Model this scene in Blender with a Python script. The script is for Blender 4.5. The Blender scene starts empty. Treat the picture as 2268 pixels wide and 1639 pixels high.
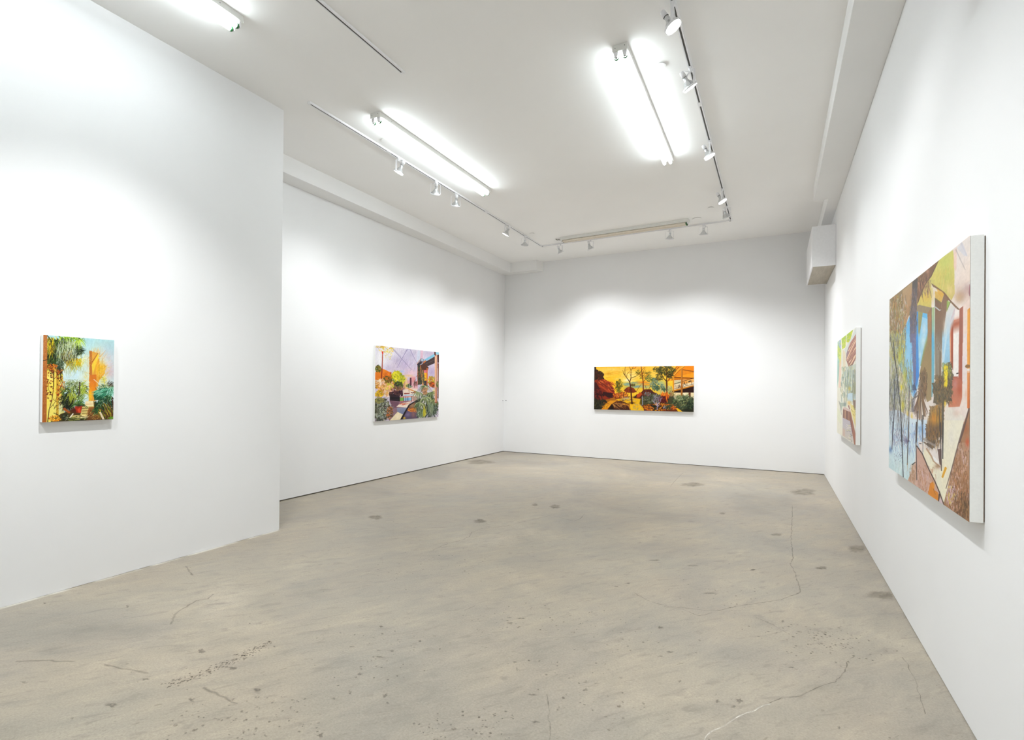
import bpy, bmesh, math, random
import numpy as np
from mathutils import Vector, Matrix

# ------------------------------------------------------------------ measures (metres)
XR, XL, XP = 0.7687, -5.6685, -4.5534      # right wall, far left wall, near left partition
YB, YP, YN = 11.2075, 3.8373, -3.8         # back wall, end of the partition, wall behind
ZC = 4.3945                                # ceiling
XSL, ZSL, ZSR = -5.4066, 4.168, 4.175      # soffits
R = math.radians
scene = bpy.context.scene
col = scene.collection

# ------------------------------------------------------------------ materials
def srgb(h):
    c = [int(h[i:i+2], 16)/255 for i in (0, 2, 4)]
    return tuple((x/12.92 if x <= .04045 else ((x+.055)/1.055)**2.4) for x in c) + (1,)

class N:
    """small helper to wire shader nodes"""
    def __init__(s, name):
        s.m = bpy.data.materials.new(name); s.m.use_nodes = True
        s.t = s.m.node_tree; s.b = s.t.nodes['Principled BSDF']
        s.o = s.t.nodes['Material Output']
    def n(s, typ, **kw):
        nd = s.t.nodes.new(typ)
        for k, v in kw.items():
            if k.startswith('_'): setattr(nd, k[1:], v)
            else:
                key = k.replace('__', ' ')
                nd.inputs[int(key[1:]) if key[0] == 'i' and key[1:].isdigit() else key].default_value = v
        return nd
    def l(s, a, b):
        s.t.links.new(a, b)
    def coords(s, scale=(1, 1, 1), rot=(0, 0, 0)):
        tc = s.n('ShaderNodeTexCoord'); mp = s.n('ShaderNodeMapping')
        mp.inputs['Scale'].default_value = scale; mp.inputs['Rotation'].default_value = rot
        if any(rot):                        # turn first, then stretch
            tn = s.n('ShaderNodeMapping'); tn.inputs['Rotation'].default_value = rot; mp.inputs['Rotation'].default_value = (0, 0, 0)
            s.l(tc.outputs['Object'], tn.inputs['Vector']); s.l(tn.outputs['Vector'], mp.inputs['Vector'])
        else: s.l(tc.outputs['Object'], mp.inputs['Vector'])
        return mp.outputs['Vector']
    def noise(s, vec, scale, detail=4, rough=.55, dist=0):
        nd = s.n('ShaderNodeTexNoise'); nd.inputs['Scale'].default_value = scale; nd.inputs['Detail'].default_value = detail
        nd.inputs['Roughness'].default_value = rough; nd.inputs['Distortion'].default_value = dist
        s.l(vec, nd.inputs['Vector']); return nd.outputs['Fac']
    def ramp(s, fac, stops):
        r = s.n('ShaderNodeValToRGB'); e = r.color_ramp.elements
        while len(e) < len(stops): e.new(.5)
        for el, (p, c) in zip(e, stops):
            el.position = p; el.color = c if len(c) == 4 else tuple(c)+(1,)
        s.l(fac, r.inputs['Fac']); return r.outputs['Color']
    def mixc(s, fac, a, b, mode='MIX'):
        m = s.n('ShaderNodeMix', _data_type='RGBA', _blend_type=mode)
        for v, i in ((fac, 0), (a, 6), (b, 7)):
            if isinstance(v, (int, float)): m.inputs[i].default_value = v
            elif isinstance(v, tuple): m.inputs[i].default_value = v
            else: s.l(v, m.inputs[i])
        return m.outputs[2]
    def math(s, op, a, b=0.0):
        m = s.n('ShaderNodeMath', _operation=op)
        for v, i in ((a, 0), (b, 1)):
            if isinstance(v, (int, float)): m.inputs[i].default_value = v
            else: s.l(v, m.inputs[i])
        return m.outputs[0]
    def bump(s, h, strength, dist=.01):
        b = s.n('ShaderNodeBump'); b.inputs['Strength'].default_value = strength; b.inputs['Distance'].default_value = dist
        s.l(h, b.inputs['Height']); s.l(b.outputs['Normal'], s.b.inputs['Normal'])

def plain(name, hexcol, rough=.5, metal=0.0, spec=.5, var=0.03, scale=30):
    k = N(name); v = k.coords()
    f = k.noise(v, scale, 3)
    c = srgb(hexcol); lo = tuple(x*(1-var) for x in c[:3])+(1,); hi = tuple(min(1, x*(1+var)) for x in c[:3])+(1,)
    k.l(k.ramp(f, [(.3, lo), (.7, hi)]), k.b.inputs['Base Color'])
    k.b.inputs['Roughness'].default_value = rough; k.b.inputs['Metallic'].default_value = metal
    k.b.inputs['Specular IOR Level'].default_value = spec
    return k.m

def emitter(name, color, strength, sampled=True):
    k = N(name)
    k.b.inputs['Base Color'].default_value = (.9, .9, .88, 1)
    k.b.inputs['Emission Color'].default_value = color; k.b.inputs['Emission Strength'].default_value = strength
    k.b.inputs['Roughness'].default_value = .3
    if not sampled: k.m.cycles.emission_sampling = 'NONE'
    return k.m

def wall_paint(name, albedo):
    k = N(name); v = k.coords()
    f = k.noise(v, 1.1, 2)
    lo = tuple(x*.988 for x in albedo)+(1,); hi = tuple(min(.98, x*1.01) for x in albedo)+(1,)
    k.l(k.ramp(f, [(.3, lo), (.7, hi)]), k.b.inputs['Base Color'])
    k.b.inputs['Roughness'].default_value = .75; k.b.inputs['Specular IOR Level'].default_value = .15
    return k.m

EXPOSURE = 0.44
TUBE_STRENGTH = 17.5
SPOT_W = 158.0
M = dict(
    wall=wall_paint('white_wall_paint', (.81, .813, .818)),
    ceiling=wall_paint('white_ceiling_paint', (.91, .906, .895)),
    soffit=wall_paint('white_soffit_paint', (.84, .84, .835)),
    enamel=plain('white_enamel', 'e4e4e0', .35, 0, .5, .02),
    white=plain('white_powder_coat', 'ececee', .4, 0, .5, .02),
    grey=plain('track_slot_grey', '4a4a48', .5, 0, .4, .1),
    dark=plain('dark_recess', '161616', .7, 0, .2, .1),
    steel=plain('galvanised_steel', '8a8a84', .35, .9, .5, .15),
    silver=plain('silvered_glass', 'd4d6d8', .22, .85, .6, .03),
    green=plain('green_end_band', '1f6a34', .4, 0, .5, .1),
    lens=emitter('lamp_lens_glow', (1, .985, .96, 1), 10.0, False),
    tube=emitter('fluorescent_tube_glow', (.87, .96, 1.0, 1), TUBE_STRENGTH),
    tube_off=plain('fluorescent_tube_unlit', 'e4dacb', .25, 0, .5, .03),
    canvas=plain('primed_canvas', 'f7f7f4', .8, 0, .2, .02, 120),
    stretcher=plain('stretcher_pine', '7a5a3c', .7, 0, .3, .15, 12),
)

def plywood():
    k = N('raw_plywood'); v = k.coords((1, 9, 9), (0, 0, R(90)))
    f = k.noise(v, 2.2, 5, .6, .6)
    k.l(k.ramp(f, [(.25, srgb('a69e90')), (.55, srgb('b6aea0')), (.8, srgb('c2baac'))]), k.b.inputs['Base Color'])
    k.b.inputs['Roughness'].default_value = .7; return k.m
M['plywood'] = plywood()

def concrete():
    k = N('polished_concrete'); v = k.coords()
    vs = k.coords((1, 3.0, 1), (0, 0, R(-58)))
    big = k.noise(v, .7, 5, .62, .5); mid = k.noise(vs, 2.6, 7, .66, .6); fine = k.noise(v, 95, 3, .75)
    c = k.ramp(big, [(.26, srgb('858077')), (.44, srgb('968f84')), (.56, srgb('9d9587')), (.74, srgb('aba293'))])
    c = k.mixc(.95, c, k.ramp(mid, [(.26, (.72, .73, .74, 1)), (.42, (.93, .93, .93, 1)), (.55, (1.02, 1.01, 1, 1)), (.74, (1.2, 1.18, 1.14, 1))]), 'MULTIPLY')
    c = k.mixc(.8, c, k.ramp(fine, [(.3, (.82, .82, .82, 1)), (.7, (1.16, 1.16, 1.15, 1))]), 'MULTIPLY')
    # rosy and greenish drifts in the cement
    tint = k.noise(v, .95, 2, .5)
    c = k.mixc(.6, c, k.ramp(tint, [(.36, (.985, .995, 1.0, 1)), (.64, (1.045, 1.0, .955, 1))]), 'MULTIPLY')
    # dark smudges drawn out along the trowel direction
    vd = k.coords((2.6, 8, 1), (0, 0, R(-50)))
    sm = k.noise(vd, 2.4, 4, .62, .8)
    c = k.mixc(k.ramp(sm, [(.55, (0, 0, 0, 1)), (.74, (.6, .6, .6, 1))]), c, srgb('7c756c'))
    fk = k.noise(vd, 8.5, 2, .6, .5)
    c = k.mixc(k.ramp(fk, [(.665, (0, 0, 0, 1)), (.72, (.5, .5, .5, 1))]), c, srgb('726a5f'))
    # aggregate pits gathered in patches
    vo = k.n('ShaderNodeTexVoronoi'); vo.inputs['Scale'].default_value = 85; k.l(v, vo.inputs['Vector'])
    pit = k.ramp(vo.outputs['Distance'], [(.12, (1, 1, 1, 1)), (.24, (0, 0, 0, 1))])
    patch = k.ramp(big, [(.50, (0, 0, 0, 1)), (.66, (1, 1, 1, 1))])
    c = k.mixc(k.math('MULTIPLY', k.math('MULTIPLY', pit, patch), .55), c, srgb('6e665a'))
    # white paint smeared on the slab along the partition
    tc = k.n('ShaderNodeTexCoord'); sx = k.n('ShaderNodeSeparateXYZ'); k.l(tc.outputs['Object'], sx.inputs[0])
    near = k.ramp(k.math('MULTIPLY', k.math('SUBTRACT', sx.outputs[0], XP), 20.0), [(.0, (1, 1, 1, 1)), (.75, (0, 0, 0, 1))])
    infr = k.math('LESS_THAN', sx.outputs[1], YP-.02)
    c = k.mixc(k.math('MULTIPLY', k.math('MULTIPLY', near, k.ramp(mid, [(.44, (0, 0, 0, 1)), (.56, (1, 1, 1, 1))])), infr), c, srgb('d4d0c8'))
    k.l(c, k.b.inputs['Base Color'])
    k.l(k.ramp(mid, [(.3, (.40, .40, .40, 1)), (.7, (.58, .58, .58, 1))]), k.b.inputs['Roughness'])
    k.b.inputs['Specular IOR Level'].default_value = .3
    return k.m
M['concrete'] = concrete()

def mark(name, hexcol, lo, hi, scale):
    """worn stain: noise decides where the slab shows through"""
    k = N(name); v = k.coords()
    k.b.inputs['Base Color'].default_value = srgb(hexcol); k.b.inputs['Roughness'].default_value = .6
    k.b.inputs['Specular IOR Level'].default_value = .25
    at = k.n('ShaderNodeAttribute', _attribute_name='edge')
    f = k.math('MULTIPLY', at.outputs['Fac'], k.ramp(k.noise(v, scale, 4, .65), [(.34, (lo, lo, lo, 1)), (.62, (hi, hi, hi, 1))]))
    k.l(f, k.b.inputs['Alpha']); return k.m
M['stain'] = mark('floor_stain', '8f8678', .25, .55, 6)
M['scuff'] = mark('floor_scuff', '7d7468', .1, .6, 40)
M['crack'] = mark('floor_crack', '776e62', .05, .65, 18)
M['pale'] = mark('pale_crack', 'e2dccf', .2, .85, 25)
M['pit'] = mark('floor_pit', '7a6e60', .25, .6, 60)

# ------------------------------------------------------------------ mesh building
class MB:
    def __init__(s): s.v = []; s.f = []; s.sm = []
    def add(s, vs, fs, smooth=False):
        o = len(s.v); s.v += [tuple(v) for v in vs]; s.f += [tuple(o+i for i in f) for f in fs]; s.sm += [smooth]*len(fs); return s
    def box(s, a, b):
        x0, y0, z0 = a; x1, y1, z1 = b
        return s.add([(x0, y0, z0), (x1, y0, z0), (x1, y1, z0), (x0, y1, z0), (x0, y0, z1), (x1, y0, z1), (x1, y1, z1), (x0, y1, z1)],
                     [(0, 3, 2, 1), (4, 5, 6, 7), (0, 1, 5, 4), (1, 2, 6, 5), (2, 3, 7, 6), (3, 0, 4, 7)])
    def prism(s, prof, axis, a, b):
        """prof: 2D points in the plane across axis ('x' -> (y,z), 'y' -> (x,z)), swept from a to b"""
        n = len(prof)
        mk = (lambda p, t: (t, p[0], p[1])) if axis == 'x' else (lambda p, t: (p[0], t, p[1])) if axis == 'y' else (lambda p, t: (p[0], p[1], t))
        vs = [mk(p, a) for p in prof]+[mk(p, b) for p in prof]
        fs = [(i, (i+1) % n, n+(i+1) % n, n+i) for i in range(n)]+[tuple(range(n-1, -1, -1)), tuple(range(n, 2*n))]
        return s.add(vs, fs)
    def lathe(s, prof, org, axis, seg=28, caps=True):
        """prof: (distance along axis, radius)"""
        ax = Vector(axis).normalized(); u = ax.orthogonal().normalized(); w = ax.cross(u); org = Vector(org)
        vs = []; fs = []
        for d, r in prof:
            for i in range(seg):
                t = 2*math.pi*i/seg
                vs.append(org+ax*d+(u*math.cos(t)+w*math.sin(t))*r)
        for k in range(len(prof)-1):
            for i in range(seg):
                j = (i+1) % seg; fs.append((k*seg+i, k*seg+j, (k+1)*seg+j, (k+1)*seg+i))
        s.add(vs, fs, True)
        if caps:
            o = len(s.v)-len(vs)
            s.f += [tuple(o+i for i in range(seg-1, -1, -1)), tuple(o+(len(prof)-1)*seg+i for i in range(seg))]; s.sm += [False, False]
        return s
    def tube(s, pts, r, seg=8):
        P = [Vector(p) for p in pts]; vs = []; fs = []
        prev = None
        for i, p in enumerate(P):
            d = (P[min(i+1, len(P)-1)]-P[max(i-1, 0)]).normalized()
            u = d.orthogonal().normalized() if prev is None else (prev-d*prev.dot(d)).normalized()
            prev = u; w = d.cross(u)
            vs += [p+(u*math.cos(2*math.pi*k/seg)+w*math.sin(2*math.pi*k/seg))*r for k in range(seg)]
        for i in range(len(P)-1):
            for k in range(seg):
                j = (k+1) % seg; fs.append((i*seg+k, i*seg+j, (i+1)*seg+j, (i+1)*seg+k))
        fs += [tuple(range(seg-1, -1, -1)), tuple((len(P)-1)*seg+k for k in range(seg))]
        return s.add(vs, fs, True)
    def strip(s, pts, side, w, t):
        """flat bar: pts along its middle, side = direction of its width"""
        P = [Vector(p) for p in pts]; sd = Vector(side).normalized(); vs = []; fs = []
        for i, p in enumerate(P):
            d = (P[min(i+1, len(P)-1)]-P[max(i-1, 0)]).normalized(); nn = d.cross(sd).normalized()
            vs += [p+sd*w/2+nn*t/2, p-sd*w/2+nn*t/2, p-sd*w/2-nn*t/2, p+sd*w/2-nn*t/2]
        for i in range(len(P)-1):
            for k in range(4):
                j = (k+1) % 4; fs.append((i*4+k, i*4+j, (i+1)*4+j, (i+1)*4+k))
        fs += [(3, 2, 1, 0), tuple((len(P)-1)*4+k for k in range(4))]
        return s.add(vs, fs)
    def build(s, name, mat, parent=None, bevel=0, mats=None):
        me = bpy.data.meshes.new(name); me.from_pydata(s.v, [], s.f)
        bm = bmesh.new(); bm.from_mesh(me); bmesh.ops.recalc_face_normals(bm, faces=bm.faces); bm.to_mesh(me); bm.free()
        for p, q in zip(me.polygons, s.sm): p.use_smooth = q
        me.materials.append(mat)
        o = bpy.data.objects.new(name, me); col.objects.link(o)
        if parent: o.parent = parent
        if bevel:
            b = o.modifiers.new('bevel', 'BEVEL'); b.width = bevel; b.segments = 2; b.limit_method = 'ANGLE'
        return o

def empty(name, loc, rz=0):
    o = bpy.data.objects.new(name, None); o.empty_display_size = .1
    o.location = loc; o.rotation_euler = (0, 0, rz); col.objects.link(o); return o
def tag(o, label, cat, group=None):
    o['label'] = label; o['category'] = cat
    if group: o['group'] = group
    return o
def struct(o):
    o['kind'] = 'structure'; return o
# ---------------------------------------------------------------- paintings
def hexc(s):
    return np.array([int(s[i:i+2], 16) / 255.0 for i in (0, 2, 4)])

def homography(src, dst):
    A = []; b = []
    for (x, y), (u, v) in zip(src, dst):
        A.append([x, y, 1, 0, 0, 0, -u*x, -u*y]); b.append(u)
        A.append([0, 0, 0, x, y, 1, -v*x, -v*y]); b.append(v)
    h = np.linalg.solve(np.array(A, float), np.array(b, float))
    return np.append(h, 1).reshape(3, 3)

class Paint:
    """oil paint laid on a canvas by polygons, dabs and strokes; quad = the canvas corners (TL TR BR BL) in the units the strokes are given in"""
    def __init__(s, w, h, quad, seed):
        s.w, s.h = w, h
        s.M = homography(quad, [(0, 0), (w, 0), (w, h), (0, h)])
        q = np.array(quad, float)
        s.k = math.sqrt(w*h / (0.5*abs(sum(q[i][0]*q[(i+1) % 4][1]-q[(i+1) % 4][0]*q[i][1] for i in range(4)))))
        s.a = np.ones((h, w, 3))
        s.r = np.random.RandomState(seed)
    def T(s, pts):
        p = np.array(pts, float).reshape(-1, 2)
        q = np.c_[p, np.ones(len(p))] @ s.M.T
        return q[:, :2] / q[:, 2:3]
    def noise(s, sx, sy):
        gw, gh = int(s.w/sx)+3, int(s.h/sy)+3
        g = s.r.rand(gh, gw)
        y = np.arange(s.h)/sy; x = np.arange(s.w)/sx
        yi = y.astype(int); xi = x.astype(int); fy = (y-yi)[:, None]; fx = (x-xi)[None, :]
        fy = fy*fy*(3-2*fy); fx = fx*fx*(3-2*fx)
        a = g[yi][:, xi]; b = g[yi][:, xi+1]; c = g[yi+1][:, xi]; d = g[yi+1][:, xi+1]
        return (a*(1-fx)+b*fx)*(1-fy)+(c*(1-fx)+d*fx)*fy
    def fill(s, c):
        s.a[:] = hexc(c)
    def mix(s, x0, y0, m, col):
        hh, ww = m.shape
        v = s.a[y0:y0+hh, x0:x0+ww]
        v += (col - v) * m[..., None]
    def box(s, P, pad):
        x0 = max(0, int(P[:, 0].min()-pad)); x1 = min(s.w, int(P[:, 0].max()+pad)+2)
        y0 = max(0, int(P[:, 1].min()-pad)); y1 = min(s.h, int(P[:, 1].max()+pad)+2)
        return x0, x1, y0, y1
    def poly(s, pts, c, a=1.0, c2=None, axis=1, jag=0.0):
        P = s.T(pts)
        if jag:
            Q = []
            for i in range(len(P)):
                A, B = P[i], P[(i+1) % len(P)]
                n = max(1, int(np.linalg.norm(B-A)/4))
                for j in range(n):
                    Q.append(A+(B-A)*j/n+s.r.uniform(-jag, jag, 2)*s.k)
            P = np.array(Q)
        x0, x1, y0, y1 = s.box(P, 1)
        if x1 <= x0 or y1 <= y0: return
        m = np.zeros((y1-y0, x1-x0))
        for oy in (.25, .75):
            for ox in (.25, .75):
                X, Y = np.meshgrid(np.arange(x0, x1)+ox, np.arange(y0, y1)+oy)
                ins = np.zeros(X.shape, bool)
                j = len(P)-1
                for i in range(len(P)):
                    yi, yj = P[i, 1], P[j, 1]
                    if yi != yj:
                        ins ^= ((yi > Y) != (yj > Y)) & (X < (P[j, 0]-P[i, 0])*(Y-yi)/(yj-yi)+P[i, 0])
                    j = i
                m += ins*.25
        if c2:
            t = np.linspace(0, 1, m.shape[axis-1 if axis == 1 else 1])
            t = t[:, None, None] if axis == 1 else t[None, :, None]
            col = hexc(c)*(1-t)+hexc(c2)*t
        else:
            col = hexc(c)
        s.mix(x0, y0, m*a, col)
    def rect(s, x0, y0, x1, y1, c, a=1.0, c2=None, axis=1):
        s.poly([(x0, y0), (x1, y0), (x1, y1), (x0, y1)], c, a, c2, axis)
    def stroke(s, pts, w0, w1, c, a=1.0):
        P = s.T(pts); n = len(P)-1
        r0, r1 = max(.55, w0*s.k/2), max(.4, w1*s.k/2)
        x0, x1, y0, y1 = s.box(P, max(r0, r1)+1)
        if x1 <= x0 or y1 <= y0: return
        X, Y = np.meshgrid(np.arange(x0, x1)+.5, np.arange(y0, y1)+.5)
        m = np.zeros(X.shape)
        for i in range(n):
            A, B = P[i], P[i+1]; d = B-A; L = d@d+1e-9
            t = np.clip(((X-A[0])*d[0]+(Y-A[1])*d[1])/L, 0, 1)
            rad = r0+(r1-r0)*(i+t)/n
            dist = np.hypot(X-A[0]-t*d[0], Y-A[1]-t*d[1])
            m = np.maximum(m, np.clip(rad-dist+.5, 0, 1)*np.minimum(1, rad*1.6))
        s.mix(x0, y0, m*a, hexc(c) if isinstance(c, str) else c)
    def blob(s, x, y, rx, ry, c, a=.8, p=1.0):
        P = s.T([(x-rx*2, y-ry*2), (x+rx*2, y+ry*2), (x-rx*2, y+ry*2), (x+rx*2, y-ry*2)])
        x0, x1, y0, y1 = s.box(P, 1)
        if x1 <= x0 or y1 <= y0: return
        C = s.T([(x, y), (x+rx, y), (x, y+ry)])
        J = np.linalg.inv(np.array([C[1]-C[0], C[2]-C[0]]).T)
        X, Y = np.meshgrid(np.arange(x0, x1)+.5-C[0, 0], np.arange(y0, y1)+.5-C[0, 1])
        U = J[0, 0]*X+J[0, 1]*Y; V = J[1, 0]*X+J[1, 1]*Y
        s.mix(x0, y0, a*np.exp(-(U*U+V*V)**p*1.2), hexc(c))
    def shade(s, c, d=.08):
        return np.clip(hexc(c)*(1+s.r.uniform(-d, d))+s.r.uniform(-.02, .02, 3), 0, 1)
    def leaves(s, x, y, rx, ry, n, L, ang, spread, cols, w=6, a=.95, curl=.4, inside=None):
        """n tapering leaf strokes scattered in an ellipse; ang in degrees, 90 = downwards"""
        for _ in range(n):
            while True:
                u, v = s.r.uniform(-1, 1, 2)
                if u*u+v*v < 1: break
            px, py = x+u*rx, y+v*ry
            t = math.radians(ang+s.r.uniform(-spread, spread)); l = L*s.r.uniform(.5, 1.2)
            t2 = t+s.r.uniform(-curl, curl)
            p = [(px, py), (px+math.cos(t)*l*.5, py+math.sin(t)*l*.5),
                 (px+math.cos(t)*l*.5+math.cos(t2)*l*.5, py+math.sin(t)*l*.5+math.sin(t2)*l*.5)]
            s.stroke(p, w*s.r.uniform(.6, 1.3), w*.25, s.shade(cols[s.r.randint(len(cols))]), a)
    def dabs(s, x, y, rx, ry, n, size, cols, a=.9):
        s.leaves(x, y, rx, ry, n, size, 0, 180, cols, size*.8, a, 1.0)
    def fan(s, x, y, L, a0, a1, n, cols, w=5, droop=.35, a=.95):
        """a palm crown: strokes radiating from one point and drooping"""
        for i in range(n):
            t = math.radians(a0+(a1-a0)*(i+s.r.uniform(0, 1))/n); l = L*s.r.uniform(.65, 1.1)
            p = [(x, y), (x+math.cos(t)*l*.55, y+math.sin(t)*l*.55), (x+math.cos(t)*l, y+math.sin(t)*l+droop*l)]
            s.stroke(p, w, w*.3, s.shade(cols[s.r.randint(len(cols))]), a)
    def frond(s, pts, L, n, cols, w=4, spine=None):
        """a feather leaf: leaflets along a bent rib"""
        P = np.array(pts, float)
        for i in range(n):
            t = i/(n-1)*(len(P)-1); k = min(int(t), len(P)-2); f = t-k
            q = P[k]*(1-f)+P[k+1]*f; d = P[k+1]-P[k]; d = d/np.linalg.norm(d)
            for sg in (-1, 1):
                e = d*.7+np.array([-d[1], d[0]])*sg*.9+np.array([0, .35])
                l = L*(1-.6*i/n)*s.r.uniform(.8, 1.1)
                s.stroke([q, q+e*l*.6, q+e*l+np.array([0, .15*l])], w, w*.3, s.shade(cols[s.r.randint(len(cols))]))
        s.stroke(pts, w*1.1, w*.6, spine or cols[0])
    def smudge(s, pts, n):
        """drag the wet paint up and down inside the box around pts"""
        x0, x1, y0, y1 = s.box(s.T(pts), 0); v = s.a.copy()
        for d in range(-n, n+1): v[y0:y1, x0:x1] += s.a[np.clip(np.arange(y0, y1)+d, 0, s.h-1), x0:x1]
        v[y0:y1, x0:x1] = (v[y0:y1, x0:x1]-s.a[y0:y1, x0:x1])/(2*n+1)
        m = np.minimum(1, np.minimum(np.arange(y1-y0), np.arange(y1-y0)[::-1])/(.3*(y1-y0)))[:, None, None]
        s.a[y0:y1, x0:x1] += (v[y0:y1, x0:x1]-s.a[y0:y1, x0:x1])*m
    def grain(s, amt=.05, sx=3, sy=6):
        n = s.noise(sx, sy)*.6+s.noise(sx*3, sy*3)*.4-.5
        s.a *= (1+amt*2*n)[..., None]
        m = s.noise(sx*8, sy*8)-.5
        s.a += m[..., None]*amt*np.array([.5, 0.1, -.5])
        np.clip(s.a, 0, 1, s.a)

def paint_garden():
    g = Paint(330, 400, [(225, 137), (1215, 210), (1203, 1318), (213, 1358)], 3)
    g.fill('cfe6e8')
    g.poly([(225, 100), (1230, 100), (1230, 420), (225, 420)], 'b6dfe2', 1, 'c2e1e4')
    g.blob(1120, 420, 140, 160, 'd2cfda', .7); g.blob(1160, 650, 90, 120, 'd8c0cc', .8)
    g.blob(660, 650, 170, 110, 'd4effa', .95); g.blob(500, 630, 110, 70, 'eef3e6', .8); g.blob(800, 760, 120, 90, 'e6f0e0', .7)
    g.blob(1170, 300, 90, 100, 'b4d4da', .6)
    # wall at the left and its post
    g.poly([(265, 540), (400, 600), (500, 690), (520, 1300), (265, 1370)], 'f0d452', 1, 'f4e472')
    g.blob(330, 720, 60, 80, 'f7e68c', .8); g.blob(470, 1150, 60, 120, 'd8dcae', .9); g.blob(350, 1180, 60, 90, 'f3e47a', .8)
    g.rect(408, 600, 442, 1280, 'c4922e', 1, 'd6b040'); g.stroke([(372, 640), (372, 860)], 16, 12, '7a5a20')
    # orange ruin in the middle distance
    g.blob(960, 620, 150, 260, 'f2dfa0', .75)
    g.leaves(950, 520, 120, 140, 90, 120, -75, 30, ['e8b45c', 'f0d08c', 'dc9c50', 'f4e2b4'], 8, .6)
    g.poly([(868, 360), (990, 395), (1010, 560), (1100, 560), (1080, 680), (1000, 780), (965, 1060), (862, 1060)], 'e2a23c', .85, 'eb9a2a', jag=8)
    g.poly([(868, 355), (905, 365), (902, 700), (868, 700)], 'c47a38', .9); g.poly([(900, 560), (990, 400), (1000, 430), (915, 690)], 'f4d64c', .9)
    g.blob(1010, 620, 50, 90, 'f5c61c', .9); g.blob(1060, 590, 45, 55, 'f2bf34', .8); g.rect(995, 540, 1015, 760, 'd8981e', .8)
    g.stroke([(905, 520), (985, 395)], 10, 6, '9a5a28'); g.stroke([(875, 590), (880, 380)], 8, 4, 'a9682c')
    g.poly([(868, 700), (965, 690), (965, 900), (862, 950)], 'd8762a', .85, 'ec8c22'); g.blob(880, 980, 26, 90, 'f8c41c', .9); g.blob(935, 900, 30, 60, 'f0941e', .9)
    g.leaves(1040, 640, 90, 120, 70, 70, -60, 60, ['f2c240', 'eab04a', 'f0d27c'], 7, .7)
    g.leaves(840, 840, 40, 200, 50, 60, 200, 50, ['f0e08c', 'e8c848', 'dfe9b4'], 6, .7)
    g.leaves(1130, 560, 60, 150, 40, 60, -40, 60, ['e0c2c0', 'e8cfa8', 'd8b8c4'], 7, .5)
    g.frond([(1090, 900), (1075, 800), (1060, 730)], 90, 12, ['d8c824', 'b6b82c', 'e2d64c'], 9)
    # hanging foliage, top left
    g.leaves(430, 260, 190, 120, 130, 120, 80, 50, ['8aa22e', 'b8c83c', '5c7a2c', 'd8d86a'], 12)
    g.leaves(520, 320, 230, 150, 330, 130, 95, 45, ['3e5226', '6a7c34', '24301a', '87963e', '1c2416', '4c6030'], 12)
    g.leaves(350, 470, 75, 110, 160, 110, 95, 40, ['26331c', '3e5224', '55702c', '182014'], 12)
    g.leaves(620, 330, 140, 140, 140, 110, 70, 70, ['dfe8d0', 'aebd92', '7f9450', 'c4cfae'], 7, .85)
    g.leaves(720, 350, 60, 60, 90, 50, 60, 90, ['1a2216', '35442c', '56683c'], 10)
    g.leaves(560, 420, 120, 80, 90, 90, 95, 40, ['2a2a1a', '6e6a26', '9a8e28', '3c3420'], 10)
    g.fan(720, 200, 120, 0, 150, 26, ['b6cf38', '8fb42c', 'd8e47a'], 9)
    g.leaves(640, 170, 180, 25, 90, 60, 70, 70, ['9ac22c', '6f9a28', 'c6d85c', '4e6c20'], 10)
    g.leaves(330, 260, 50, 110, 70, 110, 100, 30, ['d6c428', '9a7a1e', 'c8b428', '4a4018'], 11)
    g.leaves(640, 520, 90, 60, 80, 110, 90, 40, ['c6a81e', 'a8a02a', '8a7418', 'e0cc48'], 9, .9)
    g.leaves(730, 510, 60, 50, 60, 60, 90, 60, ['e0c81e', 'b8c022', 'cfa81c'], 9, .9)
    g.fan(770, 480, 130, -70, 110, 34, ['e6e2a4', 'cfd488', 'f0eec8'], 5, .1, .8)
    g.leaves(640, 590, 160, 60, 70, 100, 95, 30, ['b8c89c', '8fa668', 'd4dcb8'], 5, .75)
    g.leaves(560, 300, 160, 120, 60, 220, 95, 20, ['e6eedc', 'cfdcb8'], 4, .8, .3)
    g.leaves(455, 560, 50, 90, 60, 110, 85, 25, ['48563c', '2c3826', '6e7c5a'], 10)
    # red and orange blossom under it
    g.dabs(350, 585, 70, 40, 90, 16, ['c2641a', 'e08a22', '8a3a18', 'f0b02c'])
    g.dabs(420, 640, 90, 40, 40, 14, ['b0561c', '4a2412', 'd8862a'])
    # strip at the left edge
    g.poly([(222, 120), (282, 140), (275, 1370), (205, 1370)], 'bd7a40', 1, 'b0662c')
    g.dabs(245, 700, 25, 560, 160, 14, ['c98a4e', 'a95f2a', 'd29a60', '9c5524'], .5)
    g.stroke([(225, 500), (262, 490), (330, 470)], 12, 6, '4a3a20'); g.stroke([(285, 150), (330, 215), (345, 330)], 12, 8, '33361e')
    # vine on the wall
    g.stroke([(290, 1350), (310, 1180), (350, 1040), (370, 880), (370, 650)], 10, 6, '4a2a16')
    for p in ([(320, 1160), (390, 1080), (430, 960)], [(355, 1000), (300, 900), (290, 760)], [(370, 760), (440, 690), (490, 650)], [(370, 700), (310, 620)]):
        g.stroke(p, 6, 4, '5a3418')
    g.dabs(330, 850, 60, 260, 60, 18, ['6a2412', '8e3018', '3e2010', 'a8501c'])
    g.dabs(450, 830, 50, 220, 60, 20, ['7a2c14', 'c8601c', '4a2c14', 'e08a2c'])
    g.leaves(400, 1130, 60, 130, 26, 36, -40, 60, ['5a6a2c', '8a5a20', '3c3418'], 9)
    g.dabs(500, 860, 40, 80, 30, 22, ['d8742a', 'e8943a', 'b05a20'])
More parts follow.
